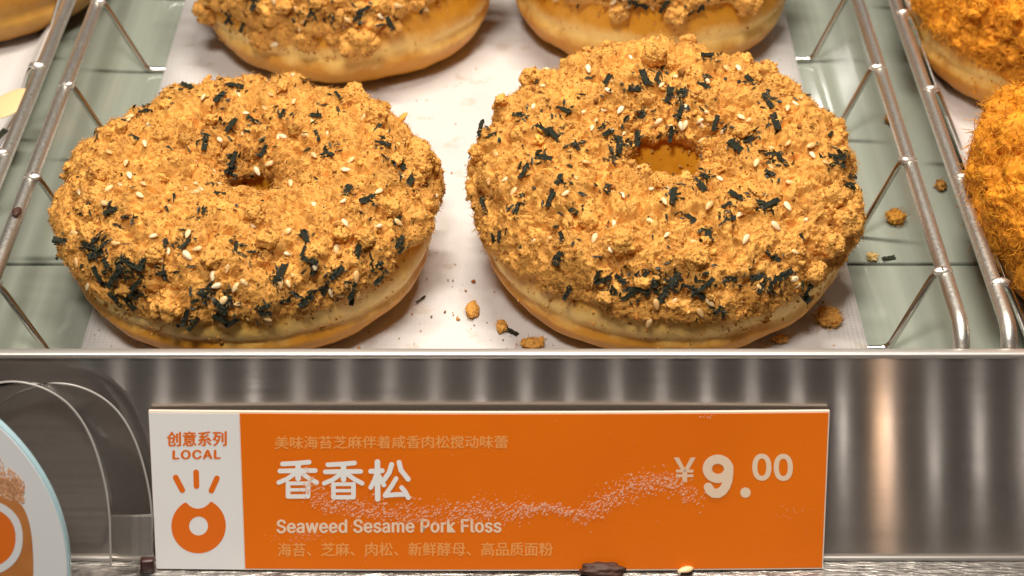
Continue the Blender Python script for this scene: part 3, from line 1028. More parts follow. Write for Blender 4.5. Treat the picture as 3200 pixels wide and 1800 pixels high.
# right front
C2 = at(1668, 528, 0.019); C2[2] = 0.0004
d2, g2, m2 = donut('seaweed_donut', 'front right donut with an open glazed hole and long seaweed shreds all over', 'donut', GRP,
                   C2, 0.0484, 0.0082, 0.0190, 2, M['dough'], (math.radians(1.5), 0, 0), slope=0.10, shear=0.12)
D2 = make_topping(d2, g2, m2, 23, GOLD, 900, 300,
                  lambda t: -0.02 + 0.14 * math.cos(t + 2.0), lambda t: PI * (0.805 - 0.015 * math.sin(t)), 8000, 30000, (0.0006, 0.0020),
                  chunks=[(2130, 560, 0.0042), (2100, 500, 0.0034), (2105, 620, 0.0030), (2060, 690, 0.0028), (1930, 180, 0.0036), (1330, 190, 0.0032), (1190, 385, 0.0024), (1640, 130, 0.0034), (1480, 560, 0.0026), (1560, 600, 0.0030), (1750, 640, 0.0030)])
F2 = [(1160,125,70,0),(340,385,60,-10),(210,470,50,20),(160,440,130,75),(520,370,60,-20),(440,440,60,-30),(480,470,90,-40),(450,570,80,-10),(370,640,110,60),(520,670,60,60),(470,745,110,65),(570,800,80,-25),(720,705,60,20),(720,460,60,30),(768,510,140,85),(755,570,60,20),(840,500,140,85),(995,465,100,85),(1000,310,100,70),(1060,290,100,-20),(1040,370,100,75),(880,215,90,-70),(940,215,40,70),(710,235,60,60),(840,270,60,0),(870,390,50,60),(1150,260,80,-30),(1205,430,80,75),(1345,240,70,-40),(1420,320,80,-60),(1445,430,90,-70),(1340,495,80,25),(1290,530,100,-35),(1430,550,130,-10),(1480,580,80,-50),(1720,570,100,-10),(1740,600,70,-40),(1430,640,50,-30),(1150,650,50,-20),(1130,690,100,-45),(1290,735,80,-30),(1370,760,100,-15),(1430,770,100,25),(1240,780,50,30),(1070,830,120,-35),(1165,910,110,80),(1240,830,80,0),(1010,740,60,80),(180,780,90,-75),(245,915,50,85),(320,800,50,70),(520,930,70,-70),(505,1010,60,80),(880,1080,80,45),(945,1110,90,75),(1020,1100,90,60),(720,1155,80,5),(850,1140,80,0),(960,1190,60,50),(1110,1170,70,-50),(1195,1245,40,70),(545,1170,60,65),(1370,1095,80,10),(1450,1130,140,60),(1250,1110,80,-10),(1580,1210,100,-50),(1600,1150,90,50),(1640,1090,50,30),(1430,1010,100,-35),(1780,695,60,-10),(585,520,60,-40)]
F2 += [(700,1120,70,20),(780,1100,60,-40),(820,1170,70,30),(900,1160,60,70),(990,1140,70,30),(1060,1130,60,-20),(1150,1120,60,40),(1400,1140,70,60),(1500,1080,70,30)]
S2 = [(440,255),(395,345),(650,190),(950,255),(1290,180),(770,380),(650,440),(950,420),(1070,430),(1160,375),(1135,425),(200,690),(310,720),(540,725),(655,850),(980,905),(800,740),(655,930),(1370,590),(1500,515),(1620,570),(1710,715),(1515,780),(1300,830),(1455,865),(1335,930),(1380,1150),(1135,1245),(1160,1205),(945,1220),(905,1300),(970,760),(1165,785),(1215,660),(1600,540),(1300,400),(1240,180),(720,275),(230,560),(640,600)]
sprinkle(d2, D2, F2, S2, lambda x, y: ((1380 + x / 1.3936) * .805, (80 + y / 1.3936) * .805), .805 / 1.3936, 22, 57)
specks(d2, D2, F2, lambda x, y: ((1380 + x / 1.3936) * .805, (80 + y / 1.3936) * .805), 4, 50)

# back left
C3 = at(872, -45, 0.018); C3[2] = 0.0006
d3, g3, m3 = donut('seaweed_donut', 'back left donut with a round floss ball hanging over its bare side', 'donut', GRP,
                   C3, 0.0470, 0.0085, 0.0195, 3, M['dough'])
D3 = make_topping(d3, g3, m3, 37, GOLD, 700, 220,
                  lambda t: 0.02 + 0.34 * math.exp(-((t - 2 * PI + 0.75) / 0.55) ** 2), lambda t: PI * 0.85, 5000, 15000, (0.0006, 0.0020),
                  chunks=[(905, 128, 0.0056), (520, 70, 0.0040), (640, 110, 0.0032), (760, 120, 0.0034), (850, 110, 0.0030), (1000, 90, 0.003)])
F3 = [(590,30,130,60),(1040,125,70,60),(1215,140,70,10),(1440,90,100,30),(1655,180,150,-65),(1400,140,60,40),(370,190,80,60),(410,230,110,-60),(385,310,80,70),(1300,300,130,35),(1220,370,80,60),(1890,230,60,80),(1030,20,60,0),(1985,205,30,80)]
S3 = [(750,25),(820,30),(815,105),(1265,150),(1570,140),(1690,30),(1930,95),(1330,170)]
sprinkle(d3, D3, F3, S3, lambda x, y: ((550 + x / 2.4533) * .805, y / 2.4533 * .805), .805 / 2.4533, 8, 16, pxm=1 / 8000.)
specks(d3, D3, F3, lambda x, y: ((550 + x / 2.4533) * .805, y / 2.4533 * .805), 4, 40)

# back right
C4 = at(1636, -62, 0.018); C4[2] = 0.0006
d4, g4, m4 = donut('seaweed_donut', 'back right donut half hidden behind the front right donut, its glazed side bare', 'donut', GRP,
                   C4, 0.0450, 0.0085, 0.0205, 4, M['dough'])
D4 = make_topping(d4, g4, m4, 41, GOLD, 700, 220,
                  lambda t: 0.22, lambda t: PI * 0.85, 5000, 15000, (0.0006, 0.0020),
                  chunks=[(1900, 60, 0.0042), (1560, 70, 0.0032), (1700, 90, 0.0034)])
F4 = [(1320,70,150,60),(1390,150,130,60),(1380,190,80,45),(1080,40,120,-30),(1140,100,110,-30),(1085,130,60,60),(1090,260,80,30),(1620,90,100,60),(1330,270,100,0),(1290,280,80,20),(1420,290,100,0),(1600,220,80,30),(640,180,60,70),(780,350,120,20),(840,330,80,30),(2150,30,120,-30)]
S4 = [(905,30),(450,45),(1060,90),(1110,220),(1160,185),(1900,75)]
sprinkle(d4, D4, F4, S4, lambda x, y: ((1560 + x / 2.576) * .805, y / 2.576 * .805), .805 / 2.576, 8, 14, pxm=1 / 8000.)
specks(d4, D4, F4, lambda x, y: ((1560 + x / 2.576) * .805, y / 2.576 * .805), 4, 40)

# neighbours on the right: orange floss
GRO = 'orange floss ring donuts in the right basket'
C5 = at(2672, 45, 0.018); C5[2] = 0.0006
d5, g5, m5 = donut('floss_donut', 'orange floss donut in the top right corner, pale dough showing below its floss', 'donut', GRO,
                   C5, 0.0470, 0.009, 0.0195, 5, M['dough'])
make_topping(d5, g5, m5, 53, SPICY, 700, 220, lambda t: 0.0 + 0.2 * math.cos(t * 2), lambda t: PI * 0.85, 3500, 17000, (0.0015, 0.0070),
             chunks=[(-2.1, 0.25, 0.004), (-1.9, 0.0, 0.003)], amp=1.5, fuzz=0.00008, nlump=60)
C6 = at(2945, 560, 0.018); C6[2] = 0.0006
d6, g6, m6 = donut('floss_donut', 'orange floss donut cut off by the right edge, floss down to its base', 'donut', GRO,
                   C6, 0.0490, 0.009, 0.0215, 6, M['dough'])
make_topping(d6, g6, m6, 61, SPICY, 700, 220, lambda t: -0.15 + 0.2 * math.cos(t), lambda t: PI * 0.85, 3500, 17000, (0.0015, 0.0070),
             chunks=[(3.0, 0.3, 0.004), (2.7, 0.2, 0.0036), (-2.9, 0.1, 0.003)], amp=1.5, fuzz=0.00008, nlump=60)
C7 = at(-75, -125, 0.018); C7[2] = 0.0006
d7, g7, m7 = donut('glazed_donut', 'plain glazed donut in the top left corner', 'donut', None, C7, 0.0465, 0.009, 0.0185, 7, M['glazed'])


# ------------------------------------------------------------------ loose bits on paper, glass and steel
def crumb(label, px, r, z=0.0005, seed=0, mat=None, sq=(1, 1, 1), sub=4, name='floss_crumb', cat='crumb', fib=60, col=GOLD, group=None, loc=None):
    rs = np.random.RandomState(900 + seed)
    V0, F0 = ico(sub)
    d = 1 + 0.30 * perlin(V0 * 1.6 + seed * 3.1) + 0.15 * np.sqrt(np.clip(1 - (worley(V0 * 2.6 + seed) / 0.8) ** 2, 0, 1)) + 0.10 * fbm(V0 * 6 + seed, 2)
    P = V0 * (r * d)[:, None] * np.array(sq)
    P[:, 2] -= P[:, 2].min()
    cols = [np.array(col) * np.exp(0.2 * fbm(V0 * 4 + seed, 2))[:, None]]
    Vv = [P]; Tr = [F0]; Qd = []
    if fib:
        ii = rs.choice(len(V0), fib)
        Nn = V0[ii]
        Pf, Ff, k = fibers_np(rs, P[ii], Nn, rs.uniform(0.6, 1.6, fib) * r, np.full(fib, 0.00009), 5)
        Qd.append(Ff + len(P)); Vv.append(Pf); cols.append(np.repeat(tints(rs, fib, col), k, 0))
    if mat is None:
        ii = rs.choice(len(V0), 260)
        sz = 0.00018 * np.exp(rs.normal(size=260) * 0.45)
        Pc, Fc, k = crumbs_np(rs, P[ii], sz, ICO1, 0.32)
        Tr.append(Fc + sum(len(v) for v in Vv)); Vv.append(Pc); cols.append(np.repeat(tints(rs, 260, col), k, 0))
    loc = at(px[0], px[1], z) if loc is None else loc
    Vv = [v * np.array([0.86, 0.86, 0.72]) for v in Vv]
    o = mesh_np(name, np.concatenate(Vv), [*Tr, *Qd], mat or M['floss'], None, True, np.concatenate(cols))
    o.location = loc
    return tag(o, label, cat, group)


def loose_flake(label, px, ln, an, z=0.0006, k=0, wide=1.0, loc=None, up=0.0):
    o = bpy.data.objects.new('seaweed_flake', FLAKES[k].copy())
    COL.objects.link(o)
    o.location = at(px[0], px[1], z) if loc is None else loc
    o.scale = (ln, ln * wide, ln * 0.7)
    o.rotation_euler = (0.1, -up, math.radians(an))
    return tag(o, label, 'seaweed shred')


GP, GG = 0.0005, -0.0018
crumb('oval golden crumb on the white paper between the two front donuts', (1188, 787), 0.0019, GP, 1, sq=(0.95, 1.7, 0.7), fib=0, sub=4)
crumb('golden crumb touching a dark seaweed strip on the paper near the steel edge', (1262, 828), 0.0016, GP, 2, sq=(0.9, 1.6, 0.7), fib=20)
loose_flake('dark square-cut seaweed strip lying on the paper between the front donuts', (1286, 833), 0.0042, -38, GP + 0.0006, 3, 1.1)
crumb('flat pale crumb on the paper right at the steel lip', (1338, 872), 0.0022, GP, 3, sq=(1.4, 0.9, 0.6), fib=30)
crumb('fluffy golden crumb on the lower right corner of the white paper', (2082, 815), 0.0030, GP, 4, sq=(1.05, 1.1, 0.85), fib=140)
crumb('small golden crumb on the paper under the front right donut', (1962, 860), 0.0015, GP, 5, sq=(1.3, 0.8, 0.7), fib=30)
loose_flake('small dark seaweed bit at the foot of the front right donut', (1836, 866), 0.0034, 20, GP + 0.0006, 5, 1.3)
loose_flake('thin curved seaweed thread beside the front left donut', (1058, 752), 0.0038, 50, GP + 0.0006, 7, 0.5)
crumb('round golden crumb on the glass halfway along the right rail', (2252, 560), 0.0027, GG, 6, sq=(1, 1, 0.85), fib=60, col=(0.58, 0.27, 0.035))
crumb('golden crumb on the glass beside the right rail, the farthest one', (2241, 308), 0.0021, GG, 7, sq=(0.9, 1.25, 0.8), fib=20, col=(0.55, 0.25, 0.03))
crumb('brownish crumb on the glass between the two rails on the right', (2366, 474), 0.0020, GG, 8, sq=(0.8, 1.2, 0.7), fib=10, col=(0.45, 0.22, 0.05))
crumb('tiny pale crumb on the glass next to a seaweed bit', (2193, 652), 0.0013, GG, 9, sq=(1.1, 1.2, 0.7), fib=15, col=(0.60, 0.42, 0.16))
loose_flake('dark seaweed bit on the glass right of the paper', (2236, 648), 0.0038, 14, GG + 0.0006, 9, 1.1)

# almond slice resting on the left neighbour's paper edge
V0, F0 = ico(4)
Va = V0 * np.array([0.0072, 0.0046, 0.0008])
Va[:, 2] += 0.05 * Va[:, 0] + 6.0 * Va[:, 0] ** 2
o = mesh_np('almond_slice', Va, [F0], M['almond'])
o.location = at(22, 262, 0.0165)
o.rotation_euler = (0.15, -0.25, math.radians(35))
tag(o, 'pale almond slice caught beside the left rail', 'almond slice')
loose_flake('dark crumb stuck by the left rail below the almond slice', (4, 335), 0.0050, 70, 0.012, 2, 1.4)
crumb('dark burnt crumb stuck on the left rail of the middle basket', (44, 532), 0.0013, RZ, 14, mat=M['dirt'], sq=(0.9, 1.5, 0.8), fib=0, loc=at(44, 540, RZ + 0.0016))

rs = np.random.RandomState(77)
nd = 220
xy = np.stack([rs.uniform(-0.105, 0.088, nd), rs.uniform(-0.016, 0.16, nd)], 1)
xy[:90] = np.array([C2[0], C2[1]]) + (lambda a: np.stack([np.cos(a), np.sin(a)], 1) * rs.uniform(0.040, 0.062, 90)[:, None])(rs.uniform(-PI, 0, 90))
xy[90:140] = np.array([C1[0], C1[1]]) + (lambda a: np.stack([np.cos(a), np.sin(a)], 1) * rs.uniform(0.040, 0.060, 50)[:, None])(rs.uniform(-PI, 0, 50))
sz_ = 0.00022 * np.exp(rs.normal(size=nd) * 0.5)
keep = (xy[:, 1] > LIPY + 0.009) & (xy[:, 0] > -0.108) & (xy[:, 0] < 0.089)
xy, sz_ = xy[keep], sz_[keep]
P, F, k = crumbs_np(rs, np.column_stack([xy, 0.0006 + sz_ * 0.5]), sz_, ICO1, 0.34)
o = mesh_np('crumb_dust', P, [F], M['floss'], None, True, np.repeat(tints(rs, len(xy), (0.50, 0.25, 0.06)), k, 0))
tag(o, 'fine floss dust fallen on the white paper around the front donuts', 'crumbs', None, 'stuff')

# ------------------------------------------------------------------ price tag
TL = math.radians(20)
n_tag = np.array([0, -math.cos(TL), math.sin(TL)])
up_tag = np.array([0, math.sin(TL), math.cos(TL)])
P_foot = at(1231, 1431, ZL + 0.0006)
print('gap', PB, P_foot, LIPY, ZL)
TW0 = at_plane(393, 1430, P_foot, n_tag); TW1 = at_plane(2071, 1418, P_foot, n_tag)
TT0 = at_plane(377, 1036, P_foot, n_tag); TT1 = at_plane(2085, 1032, P_foot, n_tag)
XC = 0.5 * (TW0[0] + TW1[0]); HWID = 0.5 * (TW1[0] - TW0[0])
HT = 0.5 * ((TT0 - P_foot) @ up_tag + (TT1 - P_foot) @ up_tag)
BOW = 0.0012
TAGO = np.array([XC, P_foot[1], P_foot[2]])
price_tag = tag(empty('price_tag', TAGO), 'orange and white price tag leaning on the steel front below the donuts', 'price tag')


def tag_uv(px, py):
    """design pixel -> (across, up) in metres on the flat tag"""
    u0 = (px - 1231) / 845.0
    P = at_plane(px, py - 9.0 * (1 - min(1, u0 * u0)), P_foot, n_tag)
    return P[0] - XC, (P - P_foot) @ up_tag


def tag_pt(u, v, h):
    """(across, up, proud) -> tag object space, following the gentle bow"""
    b_ = BOW * (1 - (u / HWID) ** 2) + h
    return np.array([u, 0, 0]) + up_tag * v + n_tag * b_


def tag_grid(name, u0, u1, v0, v1, h0, h1, mat):
    nu = 40
    us = np.linspace(u0, u1, nu)
    V = []
    for u in us:
        for (v, h) in ((v0, h0), (v0, h1), (v1, h1), (v1, h0)):
            V.append(tag_pt(u, v, h))
    F = []
    for i in range(nu - 1):
        for k in range(4):
            k2 = (k + 1) % 4
            F.append((i * 4 + k, (i + 1) * 4 + k, (i + 1) * 4 + k2, i * 4 + k2))
    F.append((3, 2, 1, 0)); e = (nu - 1) * 4
    F.append((e, e + 1, e + 2, e + 3))
    return mesh_np(name, np.array(V), [np.array(F)], mat, price_tag, False)


tag_grid('card_body', -HWID, HWID, 0, HT, -0.0012, 0.0, M['edge'])
usplit = tag_uv(610, 1240)[0]
EG = 0.0004
tag_grid('white_panel', -HWID + 0.0001, usplit - 0.0001, 0.0001, HT - EG, 0.00002, 0.00012, M['white'])
tag_grid('orange_panel', usplit + 0.0001, HWID - 0.0003, EG, HT - EG, 0.00002, 0.00012, M['orange'])
HINK = 0.00016


def px_mesh(name, P2, F, mat, h=HINK, dh=None):
    V = []
    for i, (x, y) in enumerate(P2):
        u, v = tag_uv(x, y)
        V.append(tag_pt(u, v, h + (dh[i] if dh is not None else 0)))
    return mesh_np(name, np.array(V), F if isinstance(F, list) else [F], mat, price_tag, False)


def typeface(file):
    try:
        return bpy.data.fonts.load(bpy.utils.system_resource('DATAFILES', path='fonts') + '/' + file)
    except Exception:
        return None


FONT_LATIN = typeface('Inter.woff2')
FONT_CJK = None


def lettering(name, text, box, mat, weight=0.0, res=3, extra=None, fat=0.0):
    """text set in the built-in typeface, fitted to the pixel box it fills on the tag"""
    cu = bpy.data.curves.new(name, 'FONT')
    f_ = FONT_CJK if ord(text[0]) > 0x2000 else FONT_LATIN
    if f_: cu.font = f_
    cu.body = text; cu.size = 1.0; cu.resolution_u = res; cu.offset = weight; cu.fill_mode = 'FRONT'
    if extra: cu.space_character = extra
    ob = bpy.data.objects.new(name, cu); COL.objects.link(ob)
    dg = bpy.context.evaluated_depsgraph_get()
    me = bpy.data.meshes.new_from_object(ob.evaluated_get(dg))
    V = np.array([v.co[:] for v in me.vertices])
    F = [list(p.vertices) for p in me.polygons]
    bpy.data.objects.remove(ob); bpy.data.curves.remove(cu)
    x0, y0 = V[:, 0].min(), V[:, 1].min(); x1, y1 = V[:, 0].max(), V[:, 1].max()
    bx0, by0, bx1, by1 = box
    P2 = np.stack([bx0 + (V[:, 0] - x0) / (x1 - x0) * (bx1 - bx0), by1 - (V[:, 1] - y0) / (y1 - y0) * (by1 - by0)], 1)
    nv = len(P2); DH = np.zeros(nv)
    if fat:
        shifts = [(-fat, 0), (fat, 0), (0, fat * 0.6), (0, -fat * 0.6)]
        P2 = np.concatenate([P2 + np.array(s_) for s_ in shifts]); DH = np.repeat(np.arange(4) * 4e-6, nv)
        F = [[i + k * nv for i in f] for k in range(4) for f in F]
    T3 = np.array([f for f in F if len(f) == 3]); Q4 = [f for f in F if len(f) == 4]
    Fs = [T3[:, ::1]] if len(T3) else []
    if Q4: Fs.append(np.array(Q4))
    bpy.data.meshes.remove(me)
    return px_mesh(name, P2, Fs, mat, HINK, DH)


def strokes(name, polys, mat, conv, w):
    """rounded brush strokes: list of (points, width in source px)"""
    P2 = []; F = []; DH = []
    for si, (pts, ww) in enumerate(polys):
        q = np.array([conv(*p) for p in pts], float); r = ww * w / 2
        for i in range(len(q) - 1):
            a, b_ = q[i], q[i + 1]
            d = (b_ - a) / (np.linalg.norm(b_ - a) + 1e-9); an = math.atan2(d[1], d[0])
            ring = [b_ + r * np.array([math.cos(t), math.sin(t)]) for t in np.linspace(an - PI / 2, an + PI / 2, 9)]
            ring += [a + r * np.array([math.cos(t), math.sin(t)]) for t in np.linspace(an + PI / 2, an + 3 * PI / 2, 9)]
            o_ = len(P2)
            P2 += ring; DH += [len(DH) // 18 * 0.000003] * 18
            P2.append((a + b_) / 2); DH.append(DH[-1])
            F += [(o_ + 18, o_ + (k + 1) % 18, o_ + k) for k in range(18)]
    return px_mesh(name, P2, np.array(F), mat, HINK, DH)


lettering('series_lettering', '创意系列', (421, 1086, 570, 1123), M['ink_orange'], 0.0, fat=1.5)
lettering('local_lettering', 'LOCAL', (436, 1133, 555, 1155), M['ink_orange'], 0.0, extra=1.12, fat=1.9)
lettering('slogan_lettering', '美味海苔芝麻伴着咸香肉松搅动味蕾', (693, 1100, 1277, 1132), M['ink_light'], 0.0, fat=0.7)
lettering('name_lettering', 'Seaweed Sesame Pork Floss', (698, 1310, 1260, 1343), M['ink_cream'], 0.0, extra=1.03, fat=1.5)
lettering('ingredient_lettering', '海苔、芝麻、肉松、新鲜酵母、高品质面粉', (700, 1368, 1390, 1402), M['ink_light'], 0.0, fat=0.7)
cp = lambda x, y: ((1700 + x / 2.787) * .805, (1280 + y / 2.787) * .805)
def pbox(a, b_, c, d):
    p, q = cp(a, b_), cp(c, d)
    return (p[0], p[1], q[0], q[1])
lettering('currency_sign', '¥', pbox(1132, 428, 1314, 640), M['ink_pale'], 0.0, 5, fat=1.3)
nine = [(1512 + 93 * math.cos(t), 522 + 84 * math.sin(t)) for t in np.linspace(0, 2 * PI, 29)]
tail = [(1605, 500), (1606, 560), (1598, 620), (1580, 672), (1552, 712), (1515, 735), (1476, 734), (1446, 714), (1428, 682)]
strokes('price_figure', [(nine, 80), (tail, 80)], M['ink_cream'], cp, .805 / 2.787)
lettering('price_decimals', '00', pbox(1812, 388, 2165, 622), M['ink_cream'], 0.022, 8)
c_ = cp(1752, 727); rr_ = 45 / 2.787 * .805
px_mesh('price_point', [c_] + [(c_[0] + rr_ * math.cos(t), c_[1] + rr_ * math.sin(t)) for t in np.linspace(0, 2 * PI, 24, endpoint=False)],
        np.array([(0, 1 + (k + 1) % 24, 1 + k) for k in range(24)]), M['ink_cream'])
ct = lambda x, y: ((820 + x / 4.293) * .805, (1330 + y / 4.293) * .805)
def xiang(dx, dy):
    A = [([(275, 527), (450, 520), (632, 505)], 62), ([(240, 622), (480, 618), (715, 618)], 62), ([(485, 530), (485, 725)], 74),
         ([(450, 650), (340, 728), (225, 775)], 60), ([(530, 650), (630, 722), (735, 778)], 60),
         ([(350, 788), (350, 962)], 62), ([(618, 788), (618, 962)], 62), ([(350, 788), (618, 788)], 50), ([(350, 874), (618, 874)], 44), ([(350, 963), (618, 963)], 58)]
    return [([(x + dx, y + dy) for x, y in p], w) for p, w in A]
SONG = [([(1458, 630), (1612, 624)], 66), ([(1548, 505), (1552, 1000)], 74), ([(1535, 670), (1510, 750), (1458, 848)], 62), ([(1568, 690), (1635, 815)], 62),
        ([(1738, 540), (1705, 650), (1640, 742)], 66), ([(1838, 512), (1862, 615), (1960, 738)], 66),
        ([(1798, 728), (1735, 835), (1650, 950)], 60), ([(1650, 955), (1800, 942), (1930, 940)], 62), ([(1872, 850), (1920, 905), (1962, 985)], 62)]
strokes('title_lettering', xiang(0, 0) + xiang(609, 14) + SONG, M['ink_white'], ct, .805 / 4.293)
cl = lambda x, y: ((460 + x / 2.787) * .805, (1280 + y / 2.787) * .805)
for ray_ in (((250, 592), (308, 702)), ((428, 548), (432, 668)), ((610, 602), (562, 708))):
    strokes('emblem_ray', [(list(ray_), 50)], M['ink_mark'], cl, .805 / 2.787)
P2 = []; F = []
NA = 120
for k in range(NA):
    t = 2 * PI * k / NA
    d = np.array([math.cos(t), -math.sin(t)])
    c0 = np.array([450.0, 1015.0]); cb = np.array([446.0, 742.0]); rb = 122.0
    ro = 238.0
    oc = c0 - cb
    B_ = d @ oc; disc = B_ * B_ - (oc @ oc - rb * rb)
    if disc > 0 and -B_ - math.sqrt(disc) > 0:
        ro = min(ro, -B_ - math.sqrt(disc))
    P2.append(cl(*(c0 + d * 82))); P2.append(cl(*(c0 + d * ro)))
    k2 = (k + 1) % NA
    F.append((2 * k, 2 * k + 1, 2 * k2 + 1, 2 * k2))
px_mesh('emblem_ring', P2, np.array(F), M['ink_mark'])

# lamination glare painted as a trail of small pale specks across the orange
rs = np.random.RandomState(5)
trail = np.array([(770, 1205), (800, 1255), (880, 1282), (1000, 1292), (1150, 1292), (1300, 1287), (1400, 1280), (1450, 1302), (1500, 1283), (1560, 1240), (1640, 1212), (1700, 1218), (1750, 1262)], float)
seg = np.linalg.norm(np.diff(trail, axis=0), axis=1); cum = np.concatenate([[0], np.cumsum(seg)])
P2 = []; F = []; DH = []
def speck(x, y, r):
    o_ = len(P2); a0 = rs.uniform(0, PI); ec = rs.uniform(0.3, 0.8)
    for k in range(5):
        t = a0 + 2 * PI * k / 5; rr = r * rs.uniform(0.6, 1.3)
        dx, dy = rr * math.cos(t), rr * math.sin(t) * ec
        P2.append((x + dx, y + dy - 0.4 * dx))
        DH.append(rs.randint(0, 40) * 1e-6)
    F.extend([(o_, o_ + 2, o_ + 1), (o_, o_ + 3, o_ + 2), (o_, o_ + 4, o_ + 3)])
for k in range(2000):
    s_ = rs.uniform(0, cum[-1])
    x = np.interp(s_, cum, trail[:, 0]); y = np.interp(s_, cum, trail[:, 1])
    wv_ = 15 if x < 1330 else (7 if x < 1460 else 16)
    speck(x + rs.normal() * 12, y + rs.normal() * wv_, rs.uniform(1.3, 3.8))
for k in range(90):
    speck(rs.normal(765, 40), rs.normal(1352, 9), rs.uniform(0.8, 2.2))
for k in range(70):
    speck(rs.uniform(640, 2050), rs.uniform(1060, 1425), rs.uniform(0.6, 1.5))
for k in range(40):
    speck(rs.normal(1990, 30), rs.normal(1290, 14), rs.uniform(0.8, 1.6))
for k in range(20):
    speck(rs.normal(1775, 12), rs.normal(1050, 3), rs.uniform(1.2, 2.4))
o = px_mesh('glare_specks', P2, np.array(F), M['glare'], HINK + 0.00005, DH)
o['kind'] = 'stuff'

# bits by the tag's foot
crumb('blackish blurred crumb on the ledge against the foot of the price tag', (1515, 1436), 0.0040, 0, 20, mat=M['dirt'], sq=(1.5, 0.6, 0.52), fib=0, loc=at(1515, 1440, ZL + 0.0004) + np.array([0, -0.0010, 0.0]))
o = bpy.data.objects.new('sesame_seed', SEEDS[0].copy()); COL.objects.link(o)
o.scale = (0.0021, 0.0021, 0.0021); o.location = at(1724, 1433, ZL + 0.0016); o.rotation_euler = (0, 0, 0.3)
tag(o, 'pale sesame seed on the ledge below the price', 'sesame seed')
bm = box_bm(-0.0017, 0.0017, -0.0012, 0.0012, 0.0, 0.0040, 0.0006)
o = bm_obj('chocolate_piece', bm, M['choc'], None, True)
o.location = at(372, 1436, ZL + 0.0003)
o.rotation_euler = (0, 0.06, 0.1)
tag(o, 'dark red brown chocolate bit beside the lower left corner of the price tag', 'chocolate bit')

# ------------------------------------------------------------------ clear acrylic holder behind the round sign
HL = math.radians(14)
n_h = np.array([0, -math.cos(HL), math.sin(HL)])
P_h = at(300, 1424, ZL + 0.0005)
far = [(385, 1425), (384, 1360), (383, 1298), (373, 1216), (342, 1107), (296, 1029), (233, 983), (156, 961), (80, 972), (20, 998), (-40, 1045), (-80, 1110), (-100, 1200), (-105, 1320), (-105, 1425)]
q = np.array(far, float)
for _ in range(3):                                   # corner cutting for a smooth arch
    a, b_ = q[:-1], q[1:]
    q = np.vstack([q[:1], np.stack([0.75 * a + 0.25 * b_, 0.25 * a + 0.75 * b_], 1).reshape(-1, 2), q[-1:]])
A3 = np.array([at_plane(x, y, P_h, n_h) for x, y in q])
shift = at_plane(279, 1425, P_h + np.array([0, -0.004, 0]), n_h) - at_plane(385, 1425, P_h, n_h)
B3 = A3 + shift
holder = tag(empty('acrylic_holder', P_h), 'clear acrylic arch standing between the round sign and the price tag', 'sign holder')
c = np.array(holder.location)
na = len(A3)
Vh = np.vstack([A3, B3]) - c
Fh = np.array([(i, i + 1, na + i + 1, na + i) for i in range(na - 1)])
o = mesh_np('arch_band', Vh, [Fh], M['acrylic'], holder)
md = o.modifiers.new('thick', 'SOLIDIFY'); md.thickness = 0.0004
for E3 in (A3, B3):
    V, Q, T3 = tube_np(E3 - c, 0.00028, 8)
    mesh_np('arch_edge', V, [Q, T3], M['acr_edge'], holder)
f0 = [at_plane(x, y, P_h + np.array([0, -0.002, 0]), n_h) - c for x, y in ((281, 1302), (382, 1300), (384, 1416), (280, 1416))]
bk = np.array([0, 0.0010, 0])
Vf = np.array(f0 + [p + bk for p in f0])
o = mesh_np('foot_block', Vf, [np.array([(3, 2, 1, 0), (4, 5, 6, 7), (0, 1, 5, 4), (1, 2, 6, 5), (2, 3, 7, 6), (3, 0, 4, 7)])], M['frost'], holder, False)

# ------------------------------------------------------------------ round sign at the lower left
DL = math.radians(16)
n_d = np.array([0, -math.cos(DL), math.sin(DL)]); up_d = np.array([0, math.sin(DL), math.cos(DL)])
P_d = np.array([0, P_h[1] - 0.030, ZL]); P_d = at_plane(-362, 1407, P_d, n_d)
RD = at_plane(172, 1407, P_d, n_d)[0] - P_d[0]
sign = tag(empty('round_sign', P_d), 'round white sign with a caramel picture, cut off by the lower left corner', 'round sign')


def disc_ring(name, r0, r1, h0, h1, mat, fun=None, n=160):
    V = []; F = []
    for k in range(n):
        t = 2 * PI * k / n
        d = np.array([1.0, 0, 0]) * math.cos(t) + up_d * math.sin(t)
        for (r, h) in ((r0, h0), (r1, h0), (r1, h1), (r0, h1)):
            V.append(d * r + n_d * h)
        k2 = (k + 1) % n
        for j in range(4):
            j2 = (j + 1) % 4
            F.append((k * 4 + j, k * 4 + j2, k2 * 4 + j2, k2 * 4 + j))
    return mesh_np(name, np.array(V), [np.array(F)], mat, sign, False)


disc_ring('plate', 0.0, RD * 0.992, -0.0025, 0.0, M['disc_white'])
disc_ring('rim', RD * 0.993, RD, -0.0026, -0.0003, M['disc_rim'])
PK = RD / 534.0


def d_uv(px, py):
    P = at_plane(px, py, P_d, n_d) - P_d
    return P[0], P @ up_d


def d_mesh(name, P2, F, mat, h):
    V = []
    for (x, y) in P2:
        u, v = d_uv(x, y)
        V.append(np.array([u, 0, 0]) + up_d * v + n_d * h)
    return mesh_np(name, np.array(V), F, mat, sign, False)


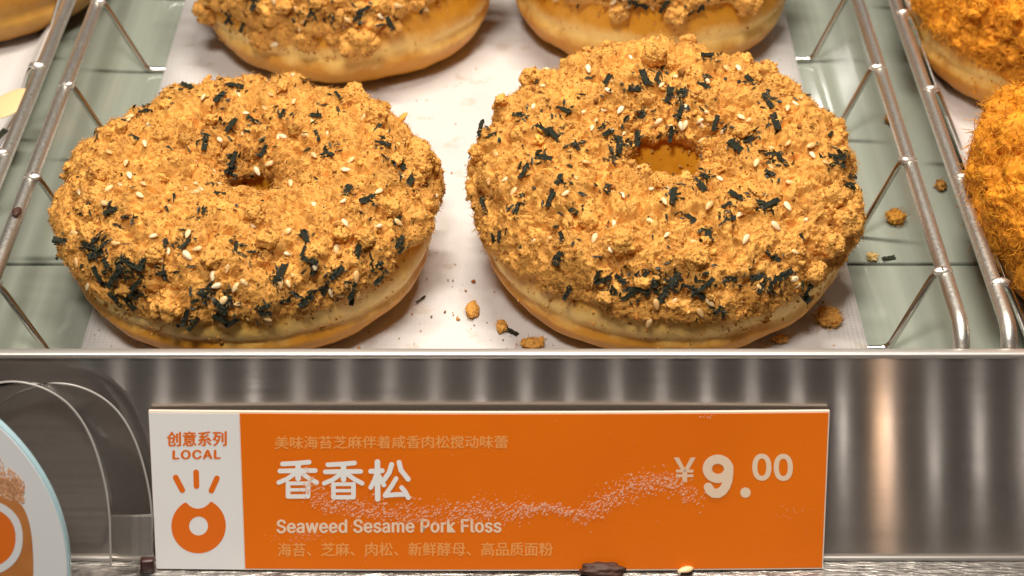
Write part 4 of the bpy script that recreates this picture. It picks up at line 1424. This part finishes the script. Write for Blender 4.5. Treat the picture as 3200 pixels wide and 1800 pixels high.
# caramel picture area inside the white border
pts = [(84, 1449), (84, 1400), (79, 1335), (67, 1290), (50, 1262), (20, 1250), (-40, 1240), (-160, 1180), (-300, 1130), (-500, 1130), (-640, 1200), (-740, 1340), (-740, 1600), (-600, 1740), (-360, 1800), (-130, 1760), (20, 1650), (76, 1530)]
q = np.array(pts, float)
for _ in range(2):
    a, b_ = q, np.roll(q, -1, 0)
    q = np.stack([0.75 * a + 0.25 * b_, 0.25 * a + 0.75 * b_], 1).reshape(-1, 2)
P2 = [(-350, 1400)] + [tuple(p) for p in q]; nq = len(q)
d_mesh('caramel_print', P2, [np.array([(0, 1 + (k + 1) % nq, 1 + k) for k in range(nq)])], M['caramel'], 0.00012)


def blob(cx, cy, rx, ry, n=60, e=0.9):
    return [(cx + rx * math.copysign(abs(math.cos(t)) ** e, math.cos(t)), cy + ry * math.copysign(abs(math.sin(t)) ** e, math.sin(t))) for t in np.linspace(0, 2 * PI, n, endpoint=False)]


ob_ = blob(-48, 1352, 106, 96); ib_ = blob(-50, 1352, 90, 78)
d_mesh('white_outline', ob_ + ib_, [np.array([(k, (k + 1) % 60, 60 + (k + 1) % 60, 60 + k) for k in range(60)])], M['disc_white'], 0.00024)
d_mesh('orange_print', [(-50, 1352)] + ib_, [np.array([(0, 1 + (k + 1) % 60, 1 + k) for k in range(60)])], M['disc_orange'], 0.00020)
rs = np.random.RandomState(9)
P2 = []; F = []; nn_ = 0
for k in range(1500):
    t = rs.rand()
    x = -70 + 125 * t ** 0.8 + rs.normal() * 10; y = 1190 + 50 * t + rs.normal() * 22
    if x > 62 or y > 1252 + 0.2 * x or y < 1150 + max(0, x) * 1.0: continue
    a0 = rs.uniform(0, PI); r = rs.uniform(1.2, 3.2)
    for j in range(4):
        P2.append((x + r * math.cos(a0 + j * PI / 2), y + r * math.sin(a0 + j * PI / 2)))
    F.append((nn_, nn_ + 3, nn_ + 2, nn_ + 1)); nn_ += 4
o = d_mesh('glitter_print', P2, [np.array(F)], M['glitter'], 0.0003)
o['kind'] = 'stuff'
